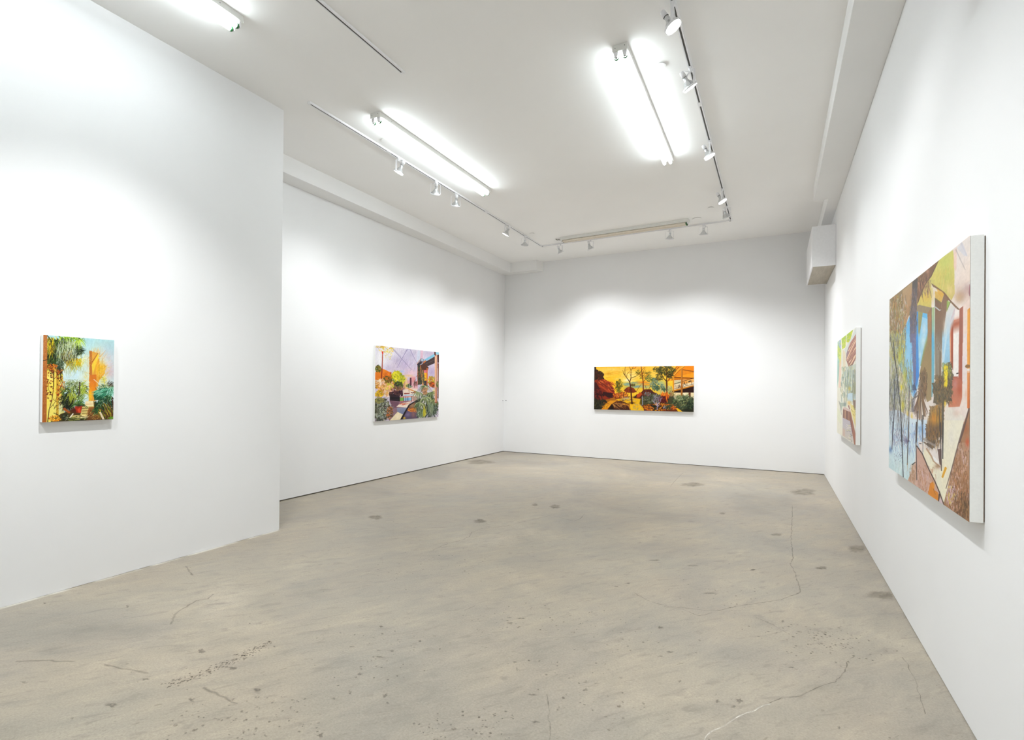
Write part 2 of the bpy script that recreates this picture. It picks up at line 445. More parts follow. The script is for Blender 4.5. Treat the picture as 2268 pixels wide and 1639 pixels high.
    # bushes in the middle
    g.leaves(650, 900, 190, 120, 260, 80, 80, 80, ['586c2e', '869a3c', '3c4c24', 'a6b45c', '2a3620'], 10)
    g.leaves(620, 800, 160, 50, 120, 60, 70, 80, ['c8d0ae', '93a578', '6c8048', 'e0e4cc'], 7, .8)
    g.leaves(770, 880, 60, 80, 70, 50, 60, 80, ['b6c83c', '8ea636', 'd8dc70'], 8)
    g.leaves(570, 1050, 90, 110, 170, 80, 95, 60, ['1e2616', '2f3a1e', '48582a', '12160e'], 12)
    g.blob(590, 1130, 60, 70, '14180e', .9); g.stroke([(735, 800), (728, 920), (712, 1040)], 14, 10, '4a2c26')
    g.leaves(620, 960, 60, 60, 30, 110, 85, 25, ['b8c044', '9aa83c'], 8)
    # ground, steps and path
    g.poly([(470, 1240), (760, 1130), (930, 1060), (1020, 1130), (1200, 1200), (1215, 1350), (280, 1390)], '6a5826', 1, '4a3c1c')
    g.poly([(815, 1065), (925, 1060), (930, 1140), (800, 1150)], 'f2e4b6'); g.stroke([(812, 1105), (930, 1102)], 8, 6, 'c69a5c')
    g.poly([(770, 1140), (935, 1130), (880, 1260), (740, 1270)], 'd8c47c')
    for yy in (1160, 1195, 1230): g.stroke([(770, yy+5), (860, yy)], 12, 8, '8a7438')
    g.poly([(860, 1150), (960, 1140), (1040, 1320), (830, 1330)], '9a6a36', 1, '6a4424')
    g.dabs(940, 1240, 90, 80, 120, 12, ['b88a48', '7a4c26', '5a3a20', 'c8a05a']); g.stroke([(868, 1148), (830, 1250)], 6, 5, 'b85a24'); g.stroke([(868, 1148), (950, 1142)], 5, 4, 'c06a30')
    g.leaves(700, 1290, 140, 28, 60, 70, 0, 16, ['efe0a0', 'f4ecc4', 'c8b870', '3a3418'], 10); g.leaves(640, 1320, 180, 25, 50, 70, 0, 14, ['2a2c14', '48522a', '8a8a48'], 12)
    # pot and its plant
    g.blob(660, 1190, 60, 45, '5a1e12', .95); g.poly([(665, 1135), (768, 1128), (752, 1225), (690, 1225)], 'c23a1a', 1, '9a2812'); g.poly([(700, 1180), (740, 1150), (750, 1220), (720, 1225)], 'd8502a')
    g.fan(720, 1125, 130, 180, 360, 30, ['4a7038', '2e4c28', '7a9a48', '96b064'], 14, .45); g.leaves(740, 1030, 60, 40, 20, 60, -60, 40, ['8aa04c', '6a8a40'], 10)
    g.blob(715, 1120, 40, 26, '26361c', .8); g.poly([(480, 1250), (540, 1225), (580, 1260), (570, 1330), (480, 1330)], '3a3c24'); g.dabs(540, 1290, 50, 40, 40, 16, ['5a6040', '22261a', '8a8e6a'])
    g.stroke([(520, 1170), (590, 1220)], 34, 26, 'a85a26'); g.stroke([(640, 1240), (600, 1290)], 18, 12, 'f2ead8')
    # blossom bottom left
    g.dabs(390, 1305, 85, 36, 130, 17, ['e88a18', 'f0b028', 'c4641a', 'f6c84c', '6a5a1c']); g.stroke([(292, 1360), (300, 1260)], 10, 8, '3a2414')
    # palm bottom right
    g.leaves(1080, 880, 130, 60, 90, 80, 20, 60, ['a6b894', '78926a', '4a6a3a', 'c8d2b4'], 10)
    g.leaves(1080, 1080, 130, 140, 190, 110, 80, 40, ['16341f', '23482a', '0e2216', '3a5a30'], 14); g.leaves(1090, 1180, 110, 90, 60, 110, 70, 30, ['c8b030', 'a8942c', '6a5a1c'], 8)
    for p in ([(1190, 1290), (1170, 1150), (1120, 1060)], [(1150, 1280), (1110, 1180), (1060, 1080)], [(1120, 1290), (1070, 1200), (1010, 1160)], [(1200, 1180), (1195, 1080), (1180, 1000)]):
        g.stroke(p, 15, 9, '5c2c22')
    g.poly([(925, 965), (1010, 890), (1100, 870), (1215, 900), (1210, 960), (1090, 980), (1000, 1040), (935, 1060)], '2f7a56', 1, '1c5236', jag=6)
    g.leaves(1080, 930, 120, 50, 130, 90, 150, 25, ['4fa37c', '2a6e4c', '7cc0a0', '1a4a34', '98cfb4'], 9)
    g.poly([(1100, 900), (1215, 850), (1215, 1000), (1150, 960)], '6fb89a', .7, 'a8d8c8'); g.leaves(1170, 930, 50, 60, 50, 70, 120, 30, ['b8e2d4', '58a888', '2c7254'], 8)
    g.stroke([(940, 960), (1060, 900), (1200, 880)], 6, 4, 'a8d8bc'); g.stroke([(930, 760), (990, 810), (1050, 860)], 10, 5, 'e8dcc0')
    g.frond([(1180, 1000), (1060, 1040), (960, 1180)], 70, 12, ['1e4a2c', '3c7040', '88a868'], 8); g.leaves(960, 1180, 40, 40, 30, 70, 110, 30, ['2c5a30', '1a3a20', '88a058'], 9)
    g.leaves(1150, 830, 50, 30, 30, 50, -30, 40, ['5a5040', '7a6a58', '3c3a34'], 9)
    g.poly([(1005, 1215), (1030, 1215), (1082, 1318), (1050, 1318)], 'e6d4b4'); g.leaves(1170, 1295, 40, 16, 24, 40, 0, 30, ['7ab03a', '5a8a2c'], 9)
    g.grain(.045)
    return g

def paint_terrace():
    g = Paint(310, 355, [(240, 182), (1295, 295), (1280, 1365), (238, 1445)], 5)
    g.fill('d2c6da')
    g.poly([(230, 150), (1310, 150), (1310, 720), (230, 720)], 'dcd6e2', 1, 'd8c8dc')
    g.blob(330, 430, 150, 200, 'eeeef2', .95); g.blob(520, 300, 130, 100, 'e6e2ea', .8); g.blob(590, 430, 60, 60, 'b4a8c4', .7); g.blob(730, 500, 130, 110, 'c4b4d2', .7)
    g.blob(820, 330, 90, 80, 'c2b8d0', .7); g.blob(840, 640, 120, 60, 'ecc8d4', .8); g.blob(1150, 320, 110, 60, 'c8b8d0', .8); g.blob(1180, 620, 90, 90, 'b6a2c6', .7); g.blob(470, 560, 80, 50, 'c6bad4', .7)
    g.blob(680, 620, 40, 20, 'a8c0e4', .8)
    g.leaves(800, 450, 300, 200, 80, 130, -65, 20, ['c8bcd8', 'dcd2e2', 'b8aac8', 'ecdde6'], 14, .35)
    for i in range(16):
        g.stroke([(500+i*34, 215+i*6), (560+i*30, 600-i*4)], 2, 2, 'b4a6c4', .5)
        g.stroke([(350+i*22, 480-i*14), (420+i*34, 640-i*18)], 2, 2, 'bcb0ca', .35)
    g.stroke([(490, 205), (640, 370), (840, 590)], 9, 4, '8a80a6'); g.stroke([(505, 205), (660, 370)], 5, 4, '9a90b2'); g.stroke([(770, 240), (690, 390), (600, 560)], 8, 5, '8a7fa8'); g.stroke([(808, 240), (870, 370), (930, 480)], 7, 5, '8a80aa'); g.stroke([(790, 240), (800, 260)], 24, 8, 'b4b0d0')
    # pillar of light behind the roof
    g.poly([(940, 270), (985, 270), (975, 430), (920, 470)], 'cfd6e6', .8); g.poly([(985, 262), (1030, 262), (1025, 440), (985, 420)], 'e4b8cc', .7)
    # orange facade, lamp post and yellow spray
    g.poly([(244, 640), (330, 565), (400, 590), (505, 640), (525, 760), (400, 790), (244, 760)], 'ea8a20', 1, 'd87420')
    g.leaves(440, 680, 80, 60, 60, 70, 85, 20, ['f09a2c', 'd06a18', 'e87a1c', 'b85a18'], 10, .7); g.rect(492, 630, 508, 780, 'c05a18')
    g.dabs(290, 580, 50, 55, 70, 22, ['5a6a20', '3c4a1c', '7a8228', '8a6a20'])
    g.dabs(430, 250, 130, 60, 70, 15, ['ecd43c', 'd8b82c', 'f2e47c', 'e8c04c'], .85); g.dabs(330, 210, 80, 25, 40, 15, ['e8a82c', 'f0d050', 'b8a030'], .85); g.dabs(460, 340, 60, 90, 40, 15, ['f0e088', 'e8dca4', 'd8c848'], .8)
    g.stroke([(362, 310), (355, 560), (342, 800)], 13, 15, '8e3020'); g.stroke([(360, 330), (354, 560)], 5, 5, 'd06a40'); g.stroke([(360, 300), (362, 322)], 24, 20, 'd43a1c')
    # far city
    g.poly([(690, 720), (760, 720), (780, 780), (830, 700), (905, 700), (905, 790), (940, 760), (940, 920), (690, 920)], 'e6aeb4', .9)
    g.rect(705, 725, 735, 900, 'c88a86'); g.rect(738, 715, 770, 900, 'e8c8a4'); g.blob(780, 690, 80, 20, 'f0c87c', .7); g.rect(810, 722, 838, 850, '5e2e3e'); g.rect(845, 720, 900, 800, 'e09a9e'); g.blob(745, 860, 40, 50, 'e8c86c', .8)
    g.leaves(890, 830, 16, 60, 24, 40, -90, 20, ['5a4038', '7a3a2c', '3a4030'], 9); g.dabs(800, 860, 45, 40, 46, 20, ['4a6a58', '2e4a3c', 'c8cc40', '88a088']); g.stroke([(915, 790), (925, 860)], 16, 12, '7a3428')
    # yellow tree
    g.dabs(600, 730, 90, 110, 130, 36, ['b8b81e', '9aa420', '7a8a20', 'd2cc2a']); g.dabs(680, 760, 50, 90, 70, 30, ['a8ac24', 'd8d040', '7a8a2a'])
    g.leaves(580, 690, 60, 80, 60, 40, 80, 60, ['ece030', 'e4dc50', 'd6c81c'], 14); g.dabs(610, 860, 90, 60, 110, 26, ['4a5a24', '2f3c20', '6a7a2c', '38442a'])
    # pink and orange blossom at the left
    g.dabs(400, 850, 150, 120, 260, 30, ['e8b078', 'd89848', 'f4d4b0', 'c8842c', 'e8a83c', 'f0b8a0', 'a8761e'])
    g.dabs(450, 760, 70, 60, 60, 24, ['6a5a20', '8a7a28', 'c06a20', '4c4a20']); g.dabs(320, 800, 80, 40, 50, 30, ['f4dcc4', 'e8c0a0', 'd8a05c']); g.dabs(470, 880, 70, 60, 70, 26, ['e0d85c', 'c8c03c', 'f0b08c'])
    g.dabs(320, 990, 70, 50, 70, 26, ['f0c01c', 'e0a824', '9a7a20', 'c8a830']); g.dabs(440, 980, 60, 50, 50, 30, ['f0dccc', 'd8a888', 'e0b46c'])
    # dark plum bushes and shade behind the rail
    g.leaves(600, 940, 110, 60, 90, 60, -70, 60, ['c08a60', '8a5a48', '6a4448', 'a86c4c'], 9)
    g.dabs(590, 990, 115, 45, 120, 30, ['3a1e28', '52283a', '241420', '5e3a3c']); g.poly([(480, 1010), (640, 1020), (648, 1120), (480, 1110)], '1e1420'); g.stroke([(490, 1025), (640, 1030)], 4, 4, '7a4a58'); g.stroke([(490, 1085), (640, 1090)], 4, 4, '5a3a4a')
    # pool and rail
    g.poly([(700, 920), (930, 900), (930, 1030), (700, 1030)], 'eedccc'); g.stroke([(780, 905), (860, 935), (925, 972)], 16, 20, 'e08a34'); g.blob(830, 900, 50, 20, 'f0d0b4', .9)
    g.stroke([(725, 985), (800, 982)], 20, 14, '9a4a40'); g.stroke([(835, 968), (915, 975)], 18, 14, '8a3a30'); g.stroke([(720, 1015), (920, 1005)], 18, 14, 'b0c4dc'); g.stroke([(795, 925), (800, 970)], 8, 6, 'b06a50')
    g.poly([(645, 1040), (925, 1030), (920, 1110), (650, 1120)], 'e8b8b0'); g.poly([(650, 1050), (710, 1048), (712, 1105), (650, 1110)], '7aae50'); g.poly([(712, 1060), (835, 1045), (835, 1100), (712, 1108)], '9fcce2'); g.blob(780, 1080, 40, 20, '7ab4da', .8)
    g.stroke([(650, 1042), (830, 1030)], 8, 7, 'd8504c'); g.stroke([(830, 1030), (930, 1045)], 8, 7, 'c04848'); g.stroke([(650, 1112), (835, 1105)], 8, 8, 'e86a5a')
    for x, y0, y1 in ((645, 1040, 1145), (710, 1030, 1110), (745, 1035, 1108), (780, 1040, 1105), (838, 1030, 1115), (865, 1040, 1100), (890, 1040, 1098), (912, 1040, 1090)): g.stroke([(x, y0), (x, y1)], 8, 8, '3a1620')
    # terrace floor
    g.poly([(480, 1100), (650, 1115), (840, 1105), (790, 1180), (700, 1330), (610, 1440), (470, 1440), (510, 1200)], '9a7684', 1, '8a7480')
    g.poly([(480, 1100), (640, 1130), (600, 1210), (520, 1230)], '7a5666'); g.poly([(590, 1200), (650, 1150), (835, 1108), (800, 1160), (760, 1215)], 'f4e0cc'); g.leaves(700, 1160, 60, 20, 20, 70, -25, 10, ['d86a48', 'e08a60', 'c04a38'], 6)
    g.poly([(600, 1225), (770, 1212), (705, 1335), (605, 1290)], '949ab0', 1, '7a7c98'); g.poly([(470, 1440), (610, 1285), (705, 1330), (660, 1415), (600, 1440)], 'efdfba'); g.blob(610, 1360, 40, 40, 'f4e8d0', .8)
    # pond behind the kerb
    g.poly([(790, 1180), (920, 1110), (960, 1420), (660, 1440)], '75627a', 1, '5a4c66'); g.poly([(790, 1190), (920, 1115), (920, 1240), (850, 1270), (770, 1230)], '8a5a3a'); g.blob(850, 1180, 50, 40, '9a8068', .9)
    g.leaves(830, 1250, 70, 30, 60, 60, 10, 30, ['e8842a', 'f0a044', 'c86a24', '7a4a3c'], 10); g.blob(720, 1385, 22, 18, 'f0c424', .95); g.blob(780, 1330, 50, 40, '8a7898', .8); g.blob(870, 1330, 40, 60, 'c08068', .5)
    g.stroke([(662, 1425), (745, 1270), (800, 1175), (920, 1100)], 30, 18, '26161c')
    # grey bush bottom left
    g.dabs(350, 1250, 150, 170, 150, 40, ['4a4a3c', '5e6052', '3a3a2e', '6a5a4a'])
    g.leaves(350, 1240, 150, 190, 330, 60, 70, 90, ['7c8272', '9aa296', '4c4e40', '34342a', 'a8a88c', '6a6e5c', 'b4bcae'], 12)
    g.dabs(480, 1290, 50, 110, 70, 22, ['b06a3c', 'c88450', '8a5a3a', '5a4636']); g.dabs(310, 1100, 80, 40, 60, 30, ['a89a5c', '8a8a54', '6a6a44']); g.blob(300, 1420, 60, 25, '2c2c24', .7)
    # roof, beams and columns
    g.poly([(935, 520), (1015, 500), (1020, 830), (935, 840)], '3e4232'); g.leaves(975, 680, 40, 150, 110, 40, 90, 50, ['5a5e3c', '2e3224', '7a7048', '8a5a3c'], 9); g.stroke([(938, 540), (938, 830)], 7, 7, 'c8744a')
    g.poly([(925, 505), (1000, 395), (1045, 420), (1040, 470), (940, 525)], '8a8496'); g.poly([(925, 500), (1000, 440), (1010, 480), (945, 530)], '3c3038'); g.stroke([(928, 490), (990, 400)], 7, 5, 'd89a60'); g.poly([(1000, 400), (1040, 430), (1000, 450)], 'b8cce0')
    g.poly([(1040, 425), (1225, 312), (1232, 360), (1085, 440), (1050, 470)], '8cc6de'); g.poly([(1045, 470), (1232, 360), (1232, 475), (1105, 530), (1060, 500)], '4c3c3e'); g.stroke([(1060, 500), (1225, 420)], 4, 4, '7a6a68')
    g.poly([(985, 520), (1040, 470), (1120, 550), (1110, 590), (1020, 600)], '5a382e'); g.stroke([(1040, 470), (1070, 440)], 24, 20, 'd07a40'); g.stroke([(985, 520), (1000, 720)], 12, 10, 'c87848')
    g.rect(1012, 595, 1095, 850, 'e0a06a'); g.rect(1045, 600, 1085, 690, 'd8788c'); g.rect(1048, 640, 1085, 770, 'f4b81c'); g.rect(1038, 770, 1088, 850, '3c3a44'); g.rect(1085, 560, 1104, 850, 'd0703a'); g.rect(1020, 590, 1042, 800, '6a5a44'); g.stroke([(1030, 600), (1095, 590)], 8, 8, 'b83a3c')
    g.leaves(1030, 720, 25, 90, 40, 40, 80, 50, ['7a7a4c', '5a5a38', 'a09058'], 9)
    # shrubs at the right
    g.dabs(1170, 780, 65, 80, 120, 26, ['b8902c', 'd0b830', '8a7a28', 'c8c440', 'd8862a']); g.dabs(1180, 840, 50, 40, 50, 28, ['d8641c', 'a84a18', '6a3a1c']); g.blob(1210, 960, 30, 50, 'f0e070', .9)
    g.dabs(1090, 1180, 180, 190, 200, 44, ['2c362e', '3c483c', '22281f', '4a5640'])
    for x, y, a0, a1, L in ((1050, 850, 0, 180, 120), (960, 960, 20, 200, 130), (1150, 960, -10, 170, 140), (1080, 1040, 0, 180, 150), (960, 1130, 10, 170, 120), (1200, 1080, 20, 160, 130)):
        g.fan(x, y, L, a0, a1, 26, ['8c9a58', '5c6c40', 'c6ceaa', '46563a', 'a4ac74'], 10, .55)
    g.dabs(1055, 940, 45, 60, 70, 26, ['b0825c', 'c89a70', '8a6a50']); g.leaves(1140, 1250, 120, 100, 120, 90, 85, 40, ['2a342a', '4a5a48', '1c221c', '6a7c68', '8a9a88'], 10)
    g.leaves(990, 1340, 70, 50, 60, 100, -70, 40, ['6c8058', 'a4b08c', '4a5c40'], 10); g.leaves(1050, 1320, 25, 60, 30, 110, -80, 16, ['c8bc30', 'a8a42c', 'd8d060'], 10); g.leaves(1150, 1180, 40, 100, 40, 120, 90, 15, ['a8b090', '7c8c6c'], 8)
    # near post
    g.poly([(1222, 330), (1262, 330), (1258, 1140), (1218, 1140)], 'eab898'); g.rect(1222, 880, 1258, 1140, 'c88a68', .6); g.stroke([(1260, 330), (1254, 1140)], 8, 10, '9a5230'); g.poly([(1212, 290), (1240, 290), (1240, 360), (1215, 340)], '5a2a20')
    g.poly([(1240, 290), (1300, 290), (1300, 335), (1240, 335)], '9ccfe0'); g.poly([(1265, 345), (1300, 330), (1300, 470), (1268, 470)], '58302c'); g.rect(1268, 480, 1292, 880, '8a5442'); g.rect(1264, 560, 1274, 900, 'e8c8b8'); g.rect(1268, 870, 1292, 1060, '7a4a3a')
    g.dabs(1265, 830, 25, 45, 30, 22, ['7a8a50', '4a5a38', 'a09058']); g.stroke([(1225, 1130), (1250, 1130)], 16, 14, '8a4a34')
    g.grain(.045)
    return g

def paint_sunset():
    g = Paint(480, 215, [(222, 190), (2075, 170), (2065, 1027), (216, 980)], 7)
    g.fill('f3c634')
    g.poly([(200, 150), (2100, 150), (2100, 480), (200, 480)], 'f2b836', 1, 'f7d03c')
    g.blob(560, 240, 260, 50, 'f6cf6a', .8); g.blob(480, 320, 160, 30, 'd89a28', .8); g.blob(1000, 200, 140, 30, 'ec9a2c', .9); g.blob(900, 340, 160, 90, 'fbe79a', .9); g.blob(850, 440, 110, 40, 'fdf4cc', .9); g.blob(350, 330, 110, 90, 'f8d66c', .7)
    g.blob(1330, 330, 160, 140, 'f6d05c', .8); g.blob(530, 480, 110, 90, 'f4b81c', .9); g.blob(620, 580, 60, 60, 'f8c41c', .9)
    g.leaves(820, 320, 500, 130, 60, 160, -8, 10, ['f8dc80', 'f0b030', 'f4c858', 'e8a030'], 24, .35)
    for x, y, rx, ry, c in ((860, 510, 140, 30, '8fa99c'), (1000, 560, 150, 26, '86a69c'), (900, 580, 120, 22, '9cb08c'), (1180, 570, 110, 30, 'a9b88c'), (1080, 480, 110, 20, 'b4b478'), (1460, 500, 90, 60, 'a8b890'), (1500, 620, 120, 70, 'c4c496')): g.blob(x, y, rx, ry, c, .9)
    g.leaves(1000, 530, 240, 50, 40, 120, -4, 10, ['7d9c98', '9ab4a0', 'b8bc80', '6c9098'], 16, .6); g.blob(1130, 480, 110, 26, 'f08c1c', .95); g.blob(1200, 520, 60, 24, 'f2a024', .9); g.blob(1080, 600, 90, 22, 'f2c23c', .9); g.blob(900, 650, 120, 40, 'f4c028', .8)
    g.poly([(200, 740), (1100, 740), (1100, 1040), (200, 1040)], 'a8681c'); g.poly([(1100, 740), (2090, 700), (2090, 1040), (1100, 1040)], '4a4428')
    # rocks on the left
    g.poly([(200, 300), (290, 395), (410, 415), (500, 470), (560, 560), (605, 655), (580, 760), (430, 800), (200, 850)], 'a03a1a', 1, '6a241c')
    g.leaves(420, 520, 150, 100, 60, 130, 38, 14, ['c85a26', 'b84820', '8a3018', 'd8743a', '78281a'], 16, .8); g.stroke([(300, 450), (420, 540), (560, 600)], 10, 6, '4a1a18'); g.stroke([(330, 540), (440, 620), (590, 680)], 34, 10, 'b04824')
    g.poly([(200, 180), (255, 210), (300, 270), (345, 330), (385, 370), (410, 420), (300, 400), (200, 480)], '2e2016', jag=14); g.dabs(300, 350, 100, 80, 120, 30, ['2a1c14', '3e2a1a', '4a2416', '5a3018'])
    g.poly([(200, 470), (260, 480), (330, 600), (380, 700), (350, 800), (200, 800)], '421a1a', .9); g.poly([(390, 650), (590, 690), (560, 760), (420, 760), (370, 720)], '32181c', .9); g.dabs(290, 680, 70, 90, 60, 30, ['5a1e1c', '7a2a1e', '3c1418'])
    g.poly([(200, 770), (300, 800), (420, 790), (480, 860), (350, 990), (200, 990)], '2c2a1e'); g.leaves(290, 890, 110, 90, 110, 60, -60, 60, ['3c3a24', '4a4a2c', '201e16', '5a4a28'], 10); g.poly([(380, 760), (420, 720), (520, 790), (400, 800)], '8a3018'); g.stroke([(330, 740), (350, 800)], 30, 20, '8a2e1e'); g.stroke([(260, 760), (300, 800)], 20, 14, '6a2018')
    # lit path and boulder
    g.poly([(345, 990), (440, 870), (520, 815), (640, 815), (560, 880), (460, 990)], 'e09a1c', 1, 'd88a18'); g.stroke([(400, 860), (490, 870)], 14, 8, '8a5014'); g.stroke([(370, 920), (460, 930)], 12, 8, 'a8661a'); g.leaves(430, 930, 60, 40, 20, 60, -40, 20, ['f0b024', 'b87818'], 10)
    g.poly([(600, 690), (740, 650), (860, 700), (830, 780), (620, 790), (570, 720)], 'b85a1c', 1, '7a3414'); g.dabs(700, 710, 130, 50, 110, 26, ['d8782a', '8a3c16', 'e8943a', '5a2814', 'c86020']); g.dabs(800, 690, 50, 40, 30, 24, ['f0a42c', 'e88a20', '6a3014'])
    g.poly([(620, 790), (900, 760), (1080, 790), (1100, 870), (900, 870), (760, 860)], 'eab41c', 1, 'f2bc18'); g.blob(830, 770, 90, 24, 'b8b0a0', .8); g.leaves(820, 810, 170, 20, 40, 70, 0, 12, ['6a3418', 'f6d040', 'c8a860', 'd8a018', '8a8a78'], 10)
    g.poly([(1080, 790), (1130, 800), (1120, 880), (1060, 880)], '6a5a20'); g.poly([(880, 870), (1040, 860), (1200, 1010), (890, 1000)], 'f0b81c', 1, 'f6c41c'); g.dabs(1050, 930, 110, 60, 70, 14, ['d89a18', 'c8a848', 'a89878', 'e8b030', '8a8a7c'])
    g.poly([(460, 990), (540, 885), (620, 835), (720, 820), (800, 850), (870, 890), (905, 1000)], '5e3018', 1, '4a2414'); g.leaves(690, 890, 140, 50, 70, 70, 30, 30, ['8a5428', 'b07c44', '6a3a1c', '3c1e12', 'c8904c'], 14); g.poly([(480, 990), (560, 880), (590, 990)], '20160e', .8); g.stroke([(760, 880), (860, 900), (890, 980)], 26, 14, 'c8842c'); g.stroke([(800, 880), (880, 990)], 6, 4, '3a1c10')
    # mounds
    g.poly([(765, 640), (820, 580), (870, 558), (950, 580), (1010, 650), (960, 672), (860, 672), (800, 650)], '8e4218', 1, '7a2c1a'); g.leaves(880, 610, 90, 40, 40, 50, 80, 30, ['a8521c', '6a2a18', '8a3c18'], 10); g.dabs(945, 530, 40, 22, 24, 22, ['5a5a2c', '7a6a30'])
    g.poly([(960, 760), (1010, 700), (1080, 680), (1140, 610), (1270, 605), (1330, 660), (1400, 690), (1380, 770), (1100, 780)], '5c2418', 1, '4a2020'); g.leaves(1180, 670, 120, 40, 50, 70, 60, 40, ['7a3018', '48201a', '8a4a28', '6a3a3c'], 12); g.poly([(1000, 760), (1020, 700), (1090, 660), (1110, 700), (1060, 760)], 'c0501c'); g.blob(985, 750, 30, 20, '241410', .9)
    g.blob(900, 740, 40, 30, 'f4c830', .9); g.stroke([(860, 750), (880, 735)], 14, 8, '4a3020')
    # small trees at the left of centre
    g.leaves(680, 520, 60, 90, 70, 34, -60, 60, ['4a4a1c', '6a6422', '33330f', '8a7a20'], 14); g.leaves(660, 590, 50, 40, 30, 30, -60, 60, ['6a6420', '45451a'], 12); g.stroke([(700, 780), (695, 640), (690, 460)], 9, 4, '4a3a18'); g.leaves(680, 640, 50, 30, 24, 40, 0, 60, ['8a8a28', '5a5a1c'], 10)
    # bare trees
    B = '54260f'
    g.stroke([(925, 870), (912, 740), (905, 600), (882, 470)], 30, 20, B); g.blob(925, 860, 55, 16, '3a1e0e', .9)
    for p, a, b in (([(882, 470), (840, 410), (795, 350), (768, 315)], 16, 8), ([(885, 470), (905, 400), (907, 260), (878, 185)], 16, 6), ([(908, 400), (1000, 365), (1040, 340), (1060, 300)], 11, 5), ([(797, 350), (792, 250), (803, 185)], 9, 5), ([(790, 345), (765, 290), (752, 255)], 9, 5), ([(905, 260), (950, 190)], 9, 5), ([(930, 230), (985, 220), (1000, 190)], 7, 4), ([(820, 385), (840, 310), (890, 270)], 7, 4), ([(1040, 340), (1090, 270), (1165, 200)], 10, 5), ([(900, 350), (880, 320)], 7, 4), ([(770, 320), (800, 345)], 8, 5)): g.stroke(p, a, b, B)
    g.leaves(1150, 370, 90, 70, 90, 50, -40, 60, ['c88420', '8a7424', 'e09a24', '6a6420', 'b89428'], 12, .85); g.leaves(1030, 300, 50, 40, 24, 40, -30, 60, ['9a8426', '6a6a28'], 10); g.leaves(1210, 310, 50, 30, 24, 40, -20, 50, ['a8882c', '7a6a24'], 10)
    g.stroke([(1135, 610), (1132, 470), (1118, 360), (1096, 185)], 24, 12, '7a3814'); g.stroke([(1112, 350), (1060, 330), (1000, 290)], 9, 5, '6a3414'); g.stroke([(1110, 345), (1150, 250), (1172, 212)], 10, 5, '8a4a18'); g.stroke([(1130, 480), (1180, 420)], 8, 4, '7a4014')
    for p in ([(1000, 660), (1040, 590), (1090, 520)], [(1170, 540), (1190, 600)], [(1240, 600), (1260, 550)]): g.stroke(p, 9, 6, '7a4a20')
    # blue green tree
    g.leaves(1340, 500, 80, 110, 130, 44, 60, 70, ['57776a', '3d5a48', '7a9480', '4a6a50', '8aa088'], 13); g.leaves(1230, 410, 60, 60, 50, 36, -20, 60, ['6a7a44', '8a8a3c', '57683c'], 12); g.leaves(1390, 590, 50, 50, 40, 40, 60, 60, ['34503c', '4a6a58'], 12); g.leaves(1490, 560, 40, 60, 40, 44, 60, 60, ['55786c', '3c5a50', '86a090'], 12)
    g.stroke([(1460, 690), (1462, 590)], 9, 7, 'a8a070'); g.stroke([(1340, 640), (1345, 560)], 8, 6, '3a4a34')
    # house
    g.poly([(1590, 455), (1690, 260), (1765, 170), (2090, 165), (2085, 460), (1700, 440)], 'e8921c', 1, 'dc8418'); g.poly([(1860, 240), (1900, 168), (2090, 165), (2090, 290)], 'f08c14'); g.poly([(1700, 380), (2085, 300), (2085, 400), (1700, 400)], 'f0a022'); g.stroke([(1860, 245), (2080, 280)], 16, 14, '8a4a12'); g.stroke([(1700, 385), (2080, 405)], 20, 14, '7a3e12'); g.poly([(1640, 440), (1700, 400), (1900, 400), (1980, 410), (1800, 450)], 'c87814', .9)
    g.stroke([(1590, 455), (1690, 270), (1770, 172)], 20, 20, 'c87414'); g.stroke([(1612, 440), (1790, 200)], 9, 9, '6a3010'); g.stroke([(1630, 440), (1780, 240), (1900, 175)], 26, 26, 'f2ac38'); g.stroke([(1660, 400), (1830, 240), (1905, 185)], 6, 6, '8a4a14')
    g.poly([(1700, 440), (2085, 420), (2085, 560), (1700, 620)], 'd8c49c'); g.blob(1780, 490, 60, 30, 'b8c0a0', .8); g.poly([(1705, 520), (2085, 470), (2085, 545), (1705, 620)], 'efdcb8', .9); g.poly([(1850, 440), (1930, 430), (1940, 500), (1850, 510)], 'e6a04a'); g.poly([(1930, 430), (2085, 405), (2085, 470), (1935, 500)], 'eab060'); g.poly([(1965, 455), (2018, 440), (2018, 468), (1968, 480)], '5a4a3c')
    g.stroke([(1700, 512), (1850, 465), (2080, 395)], 10, 8, '4a2410'); g.stroke([(1705, 600), (2080, 505)], 7, 7, '5a3010')
    for x in range(1715, 1860, 18): g.stroke([(x, 530), (x+8, 590)], 5, 5, '7a5a40')
    for x, y in ((1800, 545), (1895, 500)): g.stroke([(x-22, y+40), (x, y-25), (x+20, y+30), (x-14, y-10)], 7, 7, '3a2018')
    g.stroke([(1940, 470), (1940, 530)], 7, 7, '4a2c18'); g.stroke([(2028, 450), (2028, 510)], 7, 7, '4a2c18')
    g.poly([(1650, 640), (2085, 540), (2085, 680), (1690, 668)], '36160e', 1, '2a100e'); g.poly([(1650, 632), (1850, 580), (2085, 525), (2085, 545), (1690, 650)], 'c8821e')
    g.rect(1700, 668, 2085, 770, 'efdcae'); g.blob(1930, 710, 60, 40, 'f6ecc8', .9); g.rect(1970, 670, 2008, 790, '6a361c'); g.poly([(1682, 355), (1706, 355), (1702, 665), (1680, 665)], 'dc9428'); g.poly([(1835, 230), (1864, 230), (1862, 740), (1826, 740)], 'c8842c', 1, 'a86424'); g.stroke([(1856, 240), (1856, 720)], 7, 7, '9a5a1c')
